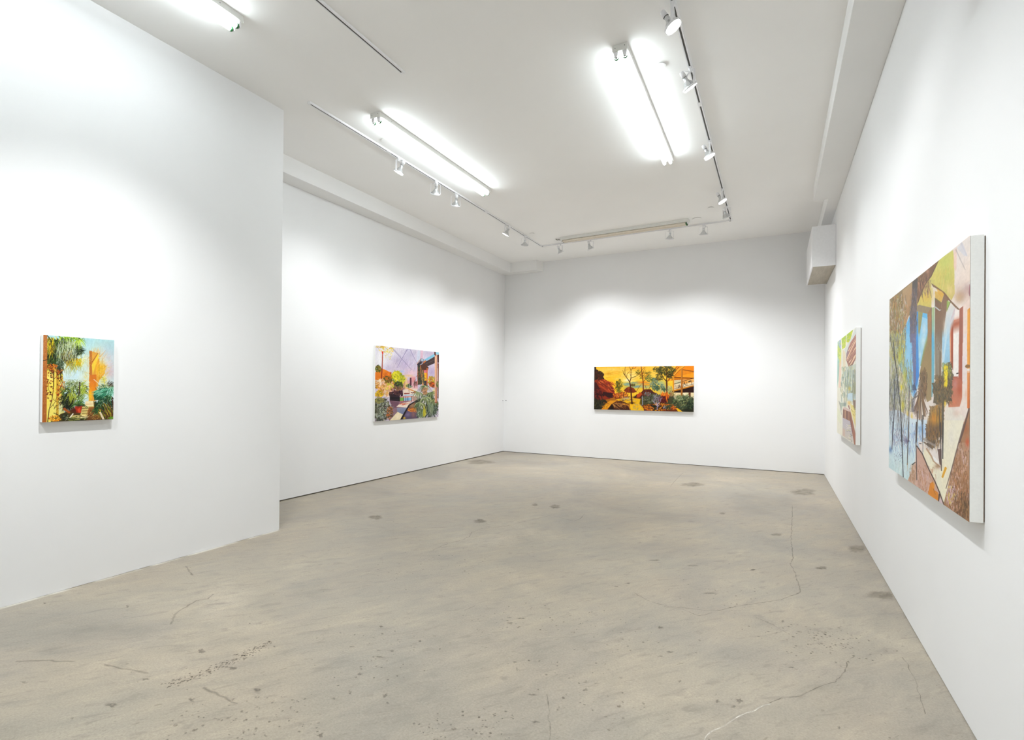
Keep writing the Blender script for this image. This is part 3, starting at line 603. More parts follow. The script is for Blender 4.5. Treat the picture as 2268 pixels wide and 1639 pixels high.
    # big dark tree
    g.leaves(1560, 250, 160, 90, 230, 44, 40, 90, ['45451e', '2e3216', '6a642a', '8a7c34', '525026', '363a1c'], 16); g.leaves(1390, 250, 90, 50, 60, 38, 0, 60, ['5a5426', '3c3c1c', '7a7030'], 13); g.leaves(1420, 380, 70, 60, 60, 38, 30, 70, ['3a3c1c', '5a5426', '88702a'], 14); g.leaves(1620, 330, 60, 70, 60, 40, 60, 60, ['4a4a20', '2c3016', '7a6a2c'], 14); g.leaves(1520, 610, 40, 30, 24, 40, 40, 50, ['3c5a40', '5a704c'], 12)
    g.stroke([(1580, 860), (1575, 740), (1572, 600), (1566, 450)], 34, 26, '5e2e18'); g.stroke([(1585, 840), (1580, 640)], 10, 8, '8a4a28'); g.stroke([(1566, 460), (1510, 400), (1480, 330)], 18, 9, '52300f'); g.stroke([(1566, 460), (1570, 330), (1560, 220)], 20, 8, '5a3414'); g.stroke([(1570, 400), (1620, 300)], 12, 6, '5a3414'); g.stroke([(1480, 350), (1420, 300)], 8, 4, '52300f')
    g.leaves(1620, 600, 50, 70, 50, 60, 80, 40, ['c8c49c', '8a9a6c', 'a8a878'], 9, .8); g.leaves(1650, 700, 50, 40, 40, 50, -40, 60, ['8a8a60', 'b88a60', '6a6a44'], 10); g.stroke([(1640, 660), (1655, 560)], 8, 5, '8a8a6a')
    # undergrowth
    g.poly([(1120, 740), (1400, 700), (1760, 760), (1760, 930), (1100, 900)], '4a4a30', .95); g.leaves(1280, 790, 190, 90, 190, 56, -60, 70, ['57603e', '3c4430', '7a7a56', '6a5a4a', '2c3024', '8a8a74'], 12)
    g.dabs(1220, 690, 60, 26, 40, 22, ['8a8a8c', '6a7a6c', '4a4a50', '8a4a44']); g.stroke([(1120, 890), (1118, 740)], 14, 10, 'a4a4b0'); g.leaves(1530, 740, 80, 60, 60, 60, -75, 40, ['e87a1a', 'f29c24', 'c8501c', 'b03a1c'], 14); g.dabs(1510, 800, 80, 60, 90, 30, ['7a1e18', '5a1818', '9a3018', '3a1414']); g.stroke([(1560, 760), (1580, 850)], 16, 8, 'f28a1c')
    g.poly([(1110, 900), (1420, 860), (1720, 890), (1800, 1030), (1150, 1010)], '8a4a1c', 1, '6a3418'); g.dabs(1420, 930, 290, 70, 240, 20, ['d8741a', 'e89a20', '5a2c16', '3c3020', 'b85a1a', '2e2c20', 'f0b02c']); g.dabs(1330, 940, 100, 40, 90, 24, ['2c2a20', '3c3c2c', '1e1a16']); g.dabs(1230, 960, 90, 40, 60, 18, ['c8601c', 'e8a030', '8a4418'])
    g.stroke([(1690, 890), (1740, 890)], 24, 10, '8a1e14'); g.leaves(1600, 940, 90, 40, 50, 50, -30, 40, ['3c4a30', '5a6a44', '2a2e20'], 12)
    for p in ([(1388, 985), (1395, 900), (1420, 800), (1400, 720)], [(1395, 920), (1330, 850), (1300, 800)], [(1400, 880), (1450, 830), (1465, 780)], [(1330, 850), (1350, 780)], [(1395, 900), (1370, 830), (1365, 760)], [(1410, 920), (1440, 870)]): g.stroke(p, 12, 4, 'b6acc4')
    g.leaves(1390, 770, 80, 60, 46, 44, -70, 60, ['b8b0c8', '9a94a8', 'd0c8d8'], 5, .9); g.leaves(1530, 950, 30, 24, 14, 34, -60, 50, ['b0a8b8', '8a8a90'], 6); g.blob(1410, 790, 70, 50, '4a2a34', .35)
    g.leaves(1870, 860, 210, 130, 330, 70, -70, 70, ['4a5636', '6c7448', '2c3622', '8a8c5c', '3a4a34', '586a4c'], 14); g.leaves(1790, 780, 90, 40, 60, 50, -60, 60, ['8a9468', '6a7a54', 'b0b090'], 11); g.blob(1960, 990, 120, 40, '1c2016', .85); g.dabs(2000, 900, 60, 80, 60, 30, ['2c3824', '4a5a3c', '1c2418']); g.stroke([(1690, 740), (1740, 790)], 8, 5, 'c8a090')
    g.poly([(1715, 950), (1770, 955), (1870, 1027), (1790, 1024)], 'f2be20'); g.leaves(1680, 950, 50, 40, 30, 40, -30, 40, ['e8842a', 'd86a20', '8a3c18'], 11)
    g.grain(.04)
    return g

def paint_glasshouse():
    P = lambda pts, b=0: [(1845+x/11.714, 720+y/11.714) if not b else (1845+x/10.93, 850+y/10.93) for x, y in pts]
    g = Paint(110, 500, [(1854.4, 757), (1895, 724), (1895, 985.5), (1854.4, 961)], 9)
    g.fill('eceadb')
    g.poly(P([(100, 380), (200, 330), (205, 700), (150, 1300), (115, 1640), (100, 1640)]), 'bcd0c4', 1, 'b0d0c8')
    g.poly(P([(160, 380), (205, 340), (205, 640), (165, 640)]), 'b6bfd6', .9); g.poly(P([(110, 520), (215, 640), (205, 860), (150, 900), (110, 800)]), 'c8d87c', .8); g.poly(P([(150, 700), (215, 660), (210, 1000), (170, 1100)]), 'dfe07c', .8); g.poly(P([(108, 900), (150, 950), (140, 1450), (112, 1600)]), '9fcabc', .9)
    g.poly(P([(215, 340), (330, 250), (330, 520), (300, 600), (225, 640)]), 'b6cf48', 1, 'dce25c'); g.poly(P([(340, 230), (520, 90), (460, 360), (400, 450), (345, 440)]), 'b8cc3c', 1, 'e0de48')
    s = g
    for cx, cy, rx, ry, n in ((270, 430, 50, 130, 60), (410, 270, 70, 120, 70), (160, 620, 40, 220, 50)):
        for _ in range(n):
            x = cx+s.r.uniform(-rx, rx); y = cy+s.r.uniform(-ry, ry)
            g.stroke(P([(x, y), (x+s.r.uniform(-10, 10), y+s.r.uniform(15, 40))]), 1.2, .8, ['e8e23c', '8cc06c', 'd6dc68', '78b890', 'f0ea70'][s.r.randint(5)], .75)
    for p, w in (([(205, 330), (230, 700)], 1.6), ([(340, 240), (330, 520)], 1.6), ([(530, 90), (450, 400), (395, 560)], 2.2), ([(225, 640), (300, 600)], 1.2)): g.stroke(P(p), w, w, 'f4f2ea')
    g.poly(P([(300, 620), (400, 450), (480, 300), (560, 90), (590, 60), (590, 220), (400, 560), (330, 800)]), 'dde2de', .9)
    g.poly(P([(150, 1000), (215, 900), (215, 1640), (150, 1640)]), 'efc6b2', .6); g.poly(P([(215, 780), (300, 640), (290, 1640), (215, 1640)]), 'e8e8dc', .9); g.poly(P([(250, 640), (320, 700), (320, 1200), (260, 1200)]), 'ead8b8', .7)
    # boarded roof
    g.poly(P([(590, 210), (590, 850), (520, 990), (440, 1170), (400, 1080), (335, 900), (345, 740), (390, 590), (450, 440), (520, 330)]), 'c2887e', 1, 'b08470'); g.poly(P([(335, 900), (345, 740), (395, 570), (420, 620), (380, 880)]), 'a08894', .8)
    for p in ([(360, 880), (470, 620), (590, 380)], [(380, 920), (500, 700), (590, 560)], [(420, 960), (590, 760)], [(400, 660), (520, 430), (590, 270)], [(430, 1060), (560, 820)]): g.stroke(P(p), 2.2, 2.0, 'f0cfae')
    for p in ([(370, 960), (480, 740), (590, 470)], [(420, 1020), (590, 680)], [(440, 560), (580, 300)], [(440, 1150), (560, 900)]): g.stroke(P(p), 1.6, 1.4, '9a6a60')
    g.poly(P([(400, 1080), (500, 980), (480, 1120), (440, 1170)]), '8a7862', .8); g.poly(P([(460, 760), (560, 640), (480, 740)]), 'fbe6b0')
    # garden behind the glass
    g.poly(P([(330, 1100), (590, 1000), (590, 1640), (330, 1640)]), 'c8d2c4', .8); g.poly(P([(0, 0)])*1 + P([(330, 0), (548, 0), (548, 420), (330, 420), (330, 0)], 1), 'c4cdb8', .7)
    for _ in range(150):
        x = s.r.uniform(180, 545); y = s.r.uniform(-420, 380)
        c = ['a8b89c', '8aa08c', 'dfe6d2', 'd4d290', 'c6dce4', '96a494', 'efe9c8', '7c9080', 'b4a87c'][s.r.randint(9)]
        g.stroke(P([(x, y), (x+s.r.uniform(-12, 12), y+s.r.uniform(50, 190))], 1), 1.7, 1.0, c, .65)
    for x, c in ((352, '8a9a98'), (300, '9aa8a0'), (410, 'a0a8b0'), (480, '78807c'), (545, '8a8a6c'), (520, '9a9a88')): g.stroke(P([(x, -330), (x-6, 330)], 1), 1.4, 1.2, c, .8)
    g.poly(P([(160, 470), (330, 480), (300, 560), (230, 560), (200, 700)], 1), 'a9b6a6', .8); g.blob(*P([(290, 500)], 1)[0], 3, 6, '8c9a9c', .8)
    g.poly(P([(355, 240), (475, 220), (475, 420), (355, 420)], 1), 'd0e4ee', .95); g.poly(P([(490, 240), (548, 240), (548, 380), (490, 360)], 1), 'c8dae4', .8); g.blob(*P([(400, 120)], 1)[0], 3.4, 5, 'd8c45c', .8); g.blob(*P([(390, 470)], 1)[0], 4, 6, 'ecc878', .9); g.blob(*P([(520, 150)], 1)[0], 3, 16, '94946c', .7)
    g.poly(P([(480, 400), (548, 390), (548, 640), (500, 620)], 1), '8e7466', .9); g.poly(P([(420, 480), (480, 520), (548, 680), (548, 1080), (520, 960), (430, 640)], 1), 'f0df94', .95)
    for _ in range(24):
        x = s.r.uniform(430, 545); y = s.r.uniform(500, 800); g.stroke(P([(x, y), (x+14, y+30)], 1), 1.3, .8, ['d2d870', '9a6a50', 'f6ecc0', 'c8b45c'][s.r.randint(4)], .7)
    g.stroke(P([(380, 540), (400, 610)], 1), 2.5, 2, 'a06058')
    g.poly(P([(100, 300), (150, 420), (200, 760), (230, 900), (235, 1260), (100, 1220)], 1), 'f0ecdc', .9); g.poly(P([(100, 600), (190, 700), (200, 1000), (110, 900)], 1), 'e8eccc', .6); g.stroke(P([(150, 440), (190, 620), (210, 760)], 1), 1.6, 1.0, 'a09a94', .8)
    # trough
    g.poly(P([(240, 600), (290, 570), (420, 640), (430, 690), (330, 660), (245, 630)], 1), 'ddc4bc'); g.poly(P([(245, 625), (330, 655), (415, 685), (415, 905), (345, 880), (240, 835)], 1), 'a37866')
    for x, c in ((262, '7c5c56'), (285, 'b4907c'), (305, 'd8b08c'), (322, '7a5450'), (345, '6c4c48'), (375, 'b48672')): g.stroke(P([(x, 650+(x-262)*.3), (x, 850+(x-262)*.25)], 1), 1.4, 1.2, c, .85)
    g.poly(P([(240, 835), (345, 880), (420, 905), (470, 1150), (520, 1450), (400, 1380), (235, 1270)], 1), 'cac2cc', 1, 'd6cec4'); g.poly(P([(240, 1080), (300, 1130), (300, 1300), (235, 1270)], 1), 'd8beb0', .8)
    for _ in range(40):
        x = s.r.uniform(330, 480); y = s.r.uniform(940, 1380)
        if (x-240) < (y-600)*.5: g.stroke(P([(x, y), (x+s.r.uniform(20, 50), y+10)], 1), 1.4, 1.0, ['f4f0ec', 'e0dca4', 'b4acb4', 'eee6d8', 'a8a4a0'][s.r.randint(5)], .8)
    g.poly(P([(410, 640), (440, 720), (548, 1210), (548, 1480), (520, 1470), (470, 1200), (415, 900)], 1), 'a9745f', 1, 'b27a62'); g.poly(P([(415, 690), (450, 900), (490, 1230), (460, 1150), (415, 900)], 1), '8a5c54', .9); g.stroke(P([(435, 1240), (470, 1262)], 1), 1.4, 1.2, '8a8484'); g.stroke(P([(450, 1390), (456, 1410)], 1), 1.8, 1.5, 'a49a98')
    g.grain(.02)
    return g

def paint_verandah():
    def P(pts, k): return [(1960+x/6.83, (520, 740, 940)[k-1]+y/6.83) for x, y in pts]
    g = Paint(330, 860, [(1969.3, 664.5), (2147.5, 522), (2147.5, 1155.5), (1969.3, 1038)], 11)
    W = lambda w: w/6.83
    r = g.r
    def S(pts, k, w0, w1, c, a=1.0): g.stroke(P(pts, k), W(w0), W(w1), c, a)
    def scat(k, x0, x1, y0, y1, n, lx, ly, w, cols, a=.8):
        for _ in range(int(n*1.8)):
            x = x0+(x1-x0)*r.beta(1.5, 1.5); y = y0+(y1-y0)*r.beta(1.4, 1.4); f = r.uniform(.5, 1.5)
            dx = r.uniform(-lx, lx)*f; dy = ly*f
            S([(x, y), (x+dx*.5+r.uniform(-6, 6), y+dy*.5), (x+dx, y+dy)], k, w*.62, w*.25, g.shade(cols[r.randint(len(cols))]), a)
    def B(x, y, k, rx, ry, c, a=.8): q = P([(x, y)], k)[0]; g.blob(q[0], q[1], W(rx), W(ry), c, a)
    g.fill('eee2da')
    # plaster: yellow wall and pale corner
    g.poly(P([(480, 640), (820, 380), (1035, 230), (1050, 900), (1000, 1000), (900, 880), (700, 740), (700, 1640), (470, 1640)], 1), 'd6cf7c', 1, 'd9bf6a')
    B(900, 420, 1, 130, 150, 'cdd07a', .9); B(930, 640, 1, 70, 100, 'c2c46a', .7); B(620, 950, 1, 120, 90, 'e0bf60', .9); B(780, 620, 1, 100, 90, 'dccb72', .7); B(980, 860, 1, 60, 90, 'dfc890', .8)
    scat(1, 560, 1030, 420, 900, 90, 8, 90, 14, ['c9ca70', 'd8cc84', 'ddc46a', 'c4c878', 'e2d090'], .4)
    g.poly(P([(1020, 240), (1290, 20), (1290, 700), (1090, 860), (1040, 760), (1060, 500)], 1), 'eae2de', .95, 'ecd9cc'); g.poly(P([(1030, 240), (1080, 200), (1070, 560), (1030, 500)], 1), 'efc9b8', .6); g.poly(P([(1080, 210), (1160, 120), (1240, 330), (1190, 330)], 1), 'd8d8e0', .7); S([(1065, 235), (1130, 380), (1205, 540)], 1, 8, 5, 'b8aca8', .8); S([(1140, 130), (1230, 330)], 1, 14, 8, 'd0ccd4', .7)
    B(1150, 920, 1, 110, 110, 'c4a590', .9); B(1240, 830, 1, 60, 90, 'c8a8a0', .85); B(1110, 960, 1, 60, 80, 'd0ae88', .8); B(1260, 1000, 1, 50, 80, 'e8cfc4', .7); S([(1280, 760), (1268, 880), (1275, 930)], 1, 14, 10, '9a6a70', .8)
    g.poly(P([(1170, 1080), (1290, 960), (1290, 1640), (1170, 1640)], 1), 'efdacf', .95); g.poly(P([(1165, 0), (1240, 0), (1240, 760), (1165, 800)], 2), 'ecdfdc')
    # trunk and slanting roof at the top left
    g.poly(P([(60, 985), (240, 840), (800, 395), (740, 550), (620, 740), (490, 1040), (470, 1200), (360, 1230), (270, 1470), (60, 1640)], 1), 'a08a6a', 1, '9a8460')
    g.poly(P([(260, 850), (410, 720), (400, 1000), (330, 1330), (270, 1440), (270, 1000)], 1), 'c2a682', .9, 'b48a66'); g.poly(P([(500, 660), (800, 395), (700, 640), (600, 760), (500, 1040), (480, 900)], 1), '8a6c58', .95)
    scat(1, 490, 690, 600, 900, 50, 20, 90, 16, ['a2836a', '6c5a58', 'b88e70', '7a6258', 'c49478'], .7); B(640, 560, 1, 26, 40, 'c89a84', .8); S([(800, 400), (700, 620), (600, 760), (490, 1040)], 1, 20, 14, '74604e', .8)
    # sky, seen past the trunk
    g.poly(P([(270, 1470), (370, 1240), (500, 1160), (500, 1640), (250, 1640)], 1), '7cc0ea'); g.poly(P([(180, 0), (500, 0), (510, 780), (440, 1000), (180, 400)], 2), '86c8ee', 1, '9cccea'); g.poly(P([(440, 0), (505, 0), (520, 640), (440, 960), (430, 400)], 2), '4a9ade', 1, '5a90cc'); g.poly(P([(470, 1170), (500, 1170), (500, 1640), (470, 1640)], 1), '4c9ee0'); B(480, 600, 2, 26, 140, '3f8ede', .8)
    B(350, 400, 2, 50, 300, 'b0dcf0', .6)
    g.poly(P([(410, 720), (490, 650), (480, 1040), (460, 1640), (380, 1640), (370, 1240), (400, 1000)], 1), '6c655e', 1, '7a7896'); scat(1, 370, 490, 800, 1600, 120, 14, 70, 12, ['5a544e', '7a706a', '8a8086', '6a6a80', 'b08a70'], .7)
    g.poly(P([(400, 0), (470, 0), (470, 700), (440, 900), (420, 400)], 2), '7d7c9c', .95); scat(2, 380, 470, 0, 500, 60, 24, 40, 8, ['6e7aa8', '8a86a0', '5c74a8', '9a94a8'], .7)
    # leafy tree on the left
    scat(1, 60, 330, 900, 1640, 420, 14, 80, 11, ['8a7a48', 'aa9a60', '6c5e4c', 'c8b44c', 'd88c58', 'e4dccc', '7c7860', '9a8a54', 'a87a5c', 'cfd8dc'], .85)
    g.poly(P([(60, 0), (210, 0), (210, 1000), (60, 1100)], 2), 'a8b0a4', .5)
    scat(2, 55, 320, -60, 420, 330, 16, 90, 12, ['9a9258', 'c8c050', '7a7468', 'b8b47c', 'd8d49c', '6c6458', 'a6c4d4', 'd8c83c'], .85); scat(2, 60, 420, 380, 1150, 420, 14, 110, 11, ['a8a44c', '8a8452', 'cfc84a', '7a746c', 'b6c0a0', '9c9a60', '6e6a60', 'c8d8dc'], .85)
    B(230, 340, 2, 30, 110, 'd6d03c', .7); B(300, 640, 2, 30, 110, 'd2cc34', .6); B(250, 820, 2, 14, 50, 'f0d81c', .9); B(270, 1100, 2, 24, 90, 'd8cc2c', .8); B(350, 1240, 2, 14, 80, 'f0cf4c', .8); B(410, 1260, 2, 14, 60, 'f0d84c', .8); B(150, 1000, 2, 40, 260, '8a94a4', .5)
    # window with its posts
    g.poly(P([(500, 1160), (640, 1190), (650, 1640), (500, 1640)], 1), '74c0ec'); g.poly(P([(500, 1165), (570, 1180), (530, 1480), (505, 1600)], 1), 'a8a06a', .95); g.poly(P([(560, 1250), (640, 1280), (640, 1640), (520, 1640)], 1), 'c4e2f2', .6); B(590, 1450, 1, 30, 110, 'dcecf4', .8)
    g.poly(P([(500, 0), (645, 0), (590, 250), (540, 480), (515, 620)], 2), '9ad2ee', 1, 'a8d2e8'); B(580, 120, 2, 40, 100, 'dcecf0', .85); B(530, 320, 2, 20, 60, 'd4e8ee', .7)
    g.poly(P([(640, 60), (705, 60), (705, 1000), (640, 1040), (520, 640), (570, 360)], 2), 'a08a62', 1, 'ab9670'); S([(640, 80), (590, 260), (545, 480)], 2, 26, 16, '9aa66c', .9)
    g.poly(P([(480, 1080), (520, 1068), (700, 1110), (695, 1210), (640, 1205), (480, 1160)], 1), 'a0917a'); g.poly(P([(640, 1190), (700, 1110), (708, 1640), (650, 1640)], 1), 'aa7f5e', 1, 'a98a64'); g.poly(P([(640, 0), (705, 0), (705, 100), (640, 100)], 2), 'b08a62'); S([(700, 1110), (706, 1640)], 1, 8, 8, '7a6650'); B(680, 1280, 1, 16, 60, 'c88a64', .7)
    g.poly(P([(708, 1110), (750, 1100), (750, 1640), (708, 1640)], 1), 'b4c08a', 1, '88c8d8'); g.poly(P([(705, 0), (750, 0), (748, 660), (720, 960), (705, 960)], 2), '66bce0', 1, '88b8c0'); S([(750, 960), (746, 1640)], 1, 8, 8, 'c8d8d0')
    # door
    g.poly(P([(752, 960), (850, 1035), (860, 1640), (755, 1640)], 1), '8c6c58', 1, '8e7864'); g.poly(P([(750, 860), (890, 900), (850, 1030), (755, 960)], 1), 'deb866'); g.poly(P([(780, 820), (890, 890), (860, 960), (800, 900)], 1), 'e2b04e', .8); S([(760, 1100), (820, 1150), (840, 1145)], 1, 12, 10, 'c8ccce'); S([(765, 980), (845, 1040)], 1, 16, 14, '8a7c50')
    g.poly(P([(890, 900), (960, 970), (920, 1200), (870, 1640), (850, 1640), (850, 1040)], 1), '937460', 1, '8f7a64'); g.poly(P([(750, 0), (862, 0), (850, 720), (760, 700)], 2), '8f7f6c', 1, '8a7860')
    for p in ([(770, 60), (840, 180), (850, 280)], [(775, 100), (838, 260)], [(790, 200), (790, 620)], [(815, 250), (812, 640)], [(770, 130), (768, 620)]): S(p, 2, 7, 6, 'b4b4ac', .85)
    # roof beam
    g.poly(P([(690, 735), (760, 780), (900, 880), (1000, 1010), (1120, 1130), (1110, 1165), (960, 1000), (860, 870), (720, 790)], 1), '8c6c50'); g.poly(P([(930, 1000), (990, 1030), (930, 1180)], 1), '9cb85c', .9); S([(985, 1030), (935, 1150)], 1, 6, 4, '6a5a48')
    # lilac panel and brick arch
    g.poly(P([(985, 1040), (1070, 1130), (1040, 1280), (990, 1450), (975, 1640), (865, 1640), (920, 1200)], 1), 'e9e0d8', 1, 'b8d8ea'); S([(1060, 1130), (985, 1330)], 1, 30, 20, 'dcc4c8', .7); g.poly(P([(862, 0), (975, 0), (985, 430), (870, 640)], 2), 'b4d8ea', 1, '96c4e0'); S([(930, 0), (880, 420)], 2, 20, 24, 'd8e8ee', .7); B(900, 1400, 1, 26, 120, 'f0e0d0', .6)
    g.poly(P([(1060, 1120), (1120, 1150), (1110, 1290), (1040, 1290)], 1), 'f6ece6'); g.poly(P([(1120, 1130), (1175, 1085), (1175, 1640), (1118, 1640)], 1), 'ae6c58', 1, 'a87060'); g.poly(P([(1040, 1300), (1120, 1270), (1120, 1420), (1030, 1440), (1025, 1640), (980, 1640), (985, 1440)], 1), 'c05e3c'); S([(1040, 1330), (1115, 1300)], 1, 8, 8, 'e08a60'); S([(1020, 1400), (1118, 1370)], 1, 26, 24, '8c5a4c'); S([(990, 1480), (990, 1640)], 1, 14, 14, 'd88460'); S([(1020, 1460), (1022, 1640)], 1, 12, 12, 'a04a30')
    g.poly(P([(1035, 1440), (1118, 1410), (1118, 1640), (1032, 1640)], 1), 'faf4f0'); g.poly(P([(1030, 0), (1115, 0), (1110, 640), (1035, 650)], 2), 'f6f0ea'); g.poly(P([(1115, 0), (1170, 0), (1165, 760), (1110, 700)], 2), 'a66a58', 1, 'b8644c'); g.poly(P([(980, 0), (1030, 0), (1030, 560), (985, 430)], 2), 'b4583c', 1, 'a85a3c'); S([(988, 0), (992, 430)], 2, 14, 14, 'e0a07c')
    g.poly(P([(1020, 640), (1110, 660), (1170, 720), (1170, 960), (1130, 1100), (960, 1110), (1000, 900)], 2), 'bc6c54', 1, 'd08c70'); B(1060, 760, 2, 40, 80, 'c89088', .8); B(1130, 850, 2, 40, 90, 'b85a3c', .8); B(1040, 1040, 2, 60, 60, 'd0805c', .8); S([(1035, 655), (1100, 650)], 2, 10, 8, 'a05a3c'); S([(1090, 600), (1110, 595)], 2, 20, 10, '4a3a30')
    g.poly(P([(1240, 1140), (1290, 1100), (1290, 1640), (1240, 1640)], 1), 'ecaa4c'); g.poly(P([(1238, 0), (1290, 0), (1290, 520), (1240, 530)], 2), 'eca648'); g.poly(P([(1240, 570), (1290, 570), (1290, 1150), (1240, 1120)], 2), 'e39a58', 1, 'd87838'); S([(1240, 490), (1275, 490)], 2, 40, 30, '9a7040'); g.rect(2141.6, 822, 2148, 826, 'f0c4a0')
    g.poly(P([(1165, 760), (1240, 700), (1240, 1120), (1200, 1260), (1130, 1200), (1165, 960)], 2), 'efe0d8'); B(1225, 900, 2, 16, 80, 'e8b8a4', .7)
    # dark shrub with a yellow flower
    g.poly(P([(720, 760), (860, 640), (900, 480), (990, 420), (1030, 560), (1020, 760), (1000, 1000), (850, 1080), (740, 1040), (730, 900)], 2), '6a5e44', .9, '5c5446', jag=2.2); scat(2, 740, 1010, 600, 1060, 240, 24, 50, 12, ['564a36', '6c6248', '463e30', '7a6c44', '8a7c5c', 'a07a48'], .8); scat(2, 860, 1000, 430, 620, 80, 20, 50, 10, ['7a8058', '5c5a40', '94987c', 'c8cc60'], .8); B(790, 720, 2, 26, 70, 'a88450', .7)
    for x, y, w, h in ((905, 520, 24, 50), (930, 620, 16, 70), (925, 740, 20, 50)): B(x, y, 2, w, h, 'f6dc14', .95)
    scat(2, 890, 950, 470, 790, 40, 10, 40, 12, ['f4dc1c', 'e6c81c', 'fae648'], .9)
    g.smudge([P([(x, y)], 1)[0] for x in (480, 1180) for y in (1440, 1640)], 16)
    # ground: snow-like light on the left
    g.poly(P([(55, 1180), (200, 1160), (420, 1290), (520, 1300), (650, 1330), (700, 1640), (55, 1640)], 2), 'dce8f2', .9); g.poly(P([(55, -60), (640, -60), (480, 340), (460, 560), (350, 870), (290, 830), (55, 670)], 3), 'dfecf4', 1, 'd6ecf0')
    scat(2, 60, 660, 1340, 1640, 110, 16, 70, 16, ['8ab4de', 'b4cce4', 'eef4f8', '8a84a0', 'a8c4e0', '6c94c4'], .75); scat(3, 60, 640, 0, 420, 110, 14, 80, 16, ['9cc0e4', 'c4d8ec', 'f0f6fa', '88a8d0', 'b8b8d4', 'e4f0f4'], .75); scat(3, 130, 350, 80, 330, 90, 16, 36, 12, ['8a7c94', '6c6484', 'a49cb0', 'f4f6fa', '5a5a78'], .8); B(90, 400, 3, 30, 50, '7090c0', .9); B(330, 260, 3, 20, 50, '6c6690', .8); B(560, 80, 3, 60, 90, '8cb8e4', .7)
    scat(3, 130, 280, 330, 600, 26, 20, 26, 8, ['8a84a8', '6a6a90', '4c4c6c'], .8); scat(3, 60, 350, 500, 820, 40, 8, 120, 20, ['e4f2f4', 'd0e8ee', 'dceef0'], .6)
    # orange and brown brush in the middle
    g.poly(P([(680, 1100), (900, 1050), (890, 1500), (860, 1640), (620, 1640), (650, 1350)], 2), '9c7c50', .85, jag=2.2); scat(2, 670, 880, 1080, 1600, 230, 18, 100, 11, ['b88434', 'd8942c', '8a6c44', '6e5a42', 'c8a44c', '5c5040', 'a89050'], .8); B(745, 1290, 2, 46, 110, 'dc9428', .75); B(790, 1440, 2, 30, 80, 'e09c30', .7); B(910, 1050, 2, 16, 50, 'f0c824', .9)
    g.poly(P([(600, 240), (860, 60), (880, 260), (870, 600), (740, 700), (640, 420)], 3), 'efe6e0', .9); g.poly(P([(620, 0), (870, 0), (860, 200), (770, 200), (740, 380), (640, 320)], 3), '84684a', .9, '6e5848', jag=2); scat(3, 620, 860, -20, 330, 150, 16, 80, 11, ['a87c3c', '5c4c3e', 'c8902c', '7a6a50', '8a6c4c', '4c3c34'], .8); S([(590, 230), (760, 330)], 3, 40, 30, 'a89e96', .8); S([(600, 280), (720, 370)], 3, 26, 20, '6c5a4c', .8)
    g.smudge([P([(x, y)], 2)[0] for x in (640, 900) for y in (1280, 1440)], 12)
    # palm
    g.poly(P([(520, 700), (600, 500), (640, 640), (640, 900), (560, 1000), (500, 900)], 2), '74604a', .7, jag=2.2); scat(2, 530, 640, 540, 980, 130, 16, 70, 11, ['6c5844', '8a6c50', '54463a', 'a88a60', '9c7c5c'], .85)
    for i in range(70):
        t = r.uniform(-1, 1); x1 = 545+t*120; y1 = 1330-abs(t)*150+r.uniform(-50, 30)
        S([(540+t*12, 870+r.uniform(-60, 30)), (540+t*60, 1030), (x1, y1)], 2, 11, 5, g.shade(['7a5e48', 'a8845c', '5e4c40', 'c4a478', '8a6a58', '6c5c58'][r.randint(6)]), .9)
    for i in range(22): S([(500+r.uniform(-30, 10), 900+r.uniform(-30, 60)), (440+r.uniform(-40, 20), 1000), (420+r.uniform(-30, 30), 1190)], 2, 8, 4, ['6a6a70', 'c8c8c0', '8a7a68', '5a6080'][r.randint(4)], .85)
    for i in range(16): S([(480, 860), (440+r.uniform(-30, 20), 800+r.uniform(-60, 60)), (400+r.uniform(-10, 30), 850+r.uniform(-60, 60))], 2, 8, 4, ['4c5a7c', '6a6a78'][r.randint(2)], .8)
    S([(578, 1240), (576, 1370)], 2, 18, 14, '26221e')
    # cream paths and pink earth
    g.poly(P([(920, 1150), (960, 1110), (1130, 1200), (1200, 1260), (1170, 1420), (1120, 1640), (890, 1640), (900, 1300)], 2), 'ede6da'); B(1080, 1200, 2, 60, 60, 'e4c8b8', .7)
    g.poly(P([(1190, -40), (1290, -40), (1290, 1500), (1270, 1485), (900, 1240), (880, 1120), (930, 960), (1000, 740)], 3), 'c4a088', 1, 'a47c58'); g.poly(P([(1210, 1290), (1260, 1140), (1290, 1130), (1290, 1640), (1120, 1640)], 2), 'b08462')
    scat(3, 900, 1280, 250, 1480, 420, 20, 60, 14, ['dcbcb4', '9a6c48', 'c48e64', '7a5236', 'e0c8c8', 'b8845c', '8a5e40', 'cfa890'], .7); B(1245, 270, 3, 30, 70, 'cc5a30', .85); B(1220, 60, 3, 50, 90, 'a8663c', .8); B(1200, 900, 3, 70, 200, '9a6c44', .6); B(1220, 1240, 3, 60, 120, '6e5234', .85); B(1130, 520, 3, 40, 100, 'a87c58', .6)
    scat(3, 930, 1060, 900, 1200, 50, 8, 40, 14, ['e4ccd0', 'd8bcc4', 'f0d870', 'b88c84'], .8); scat(3, 1040, 1280, 1000, 1420, 90, 10, 60, 12, ['6a4a30', '8a6444', '54402e', 'b08a60'], .7)
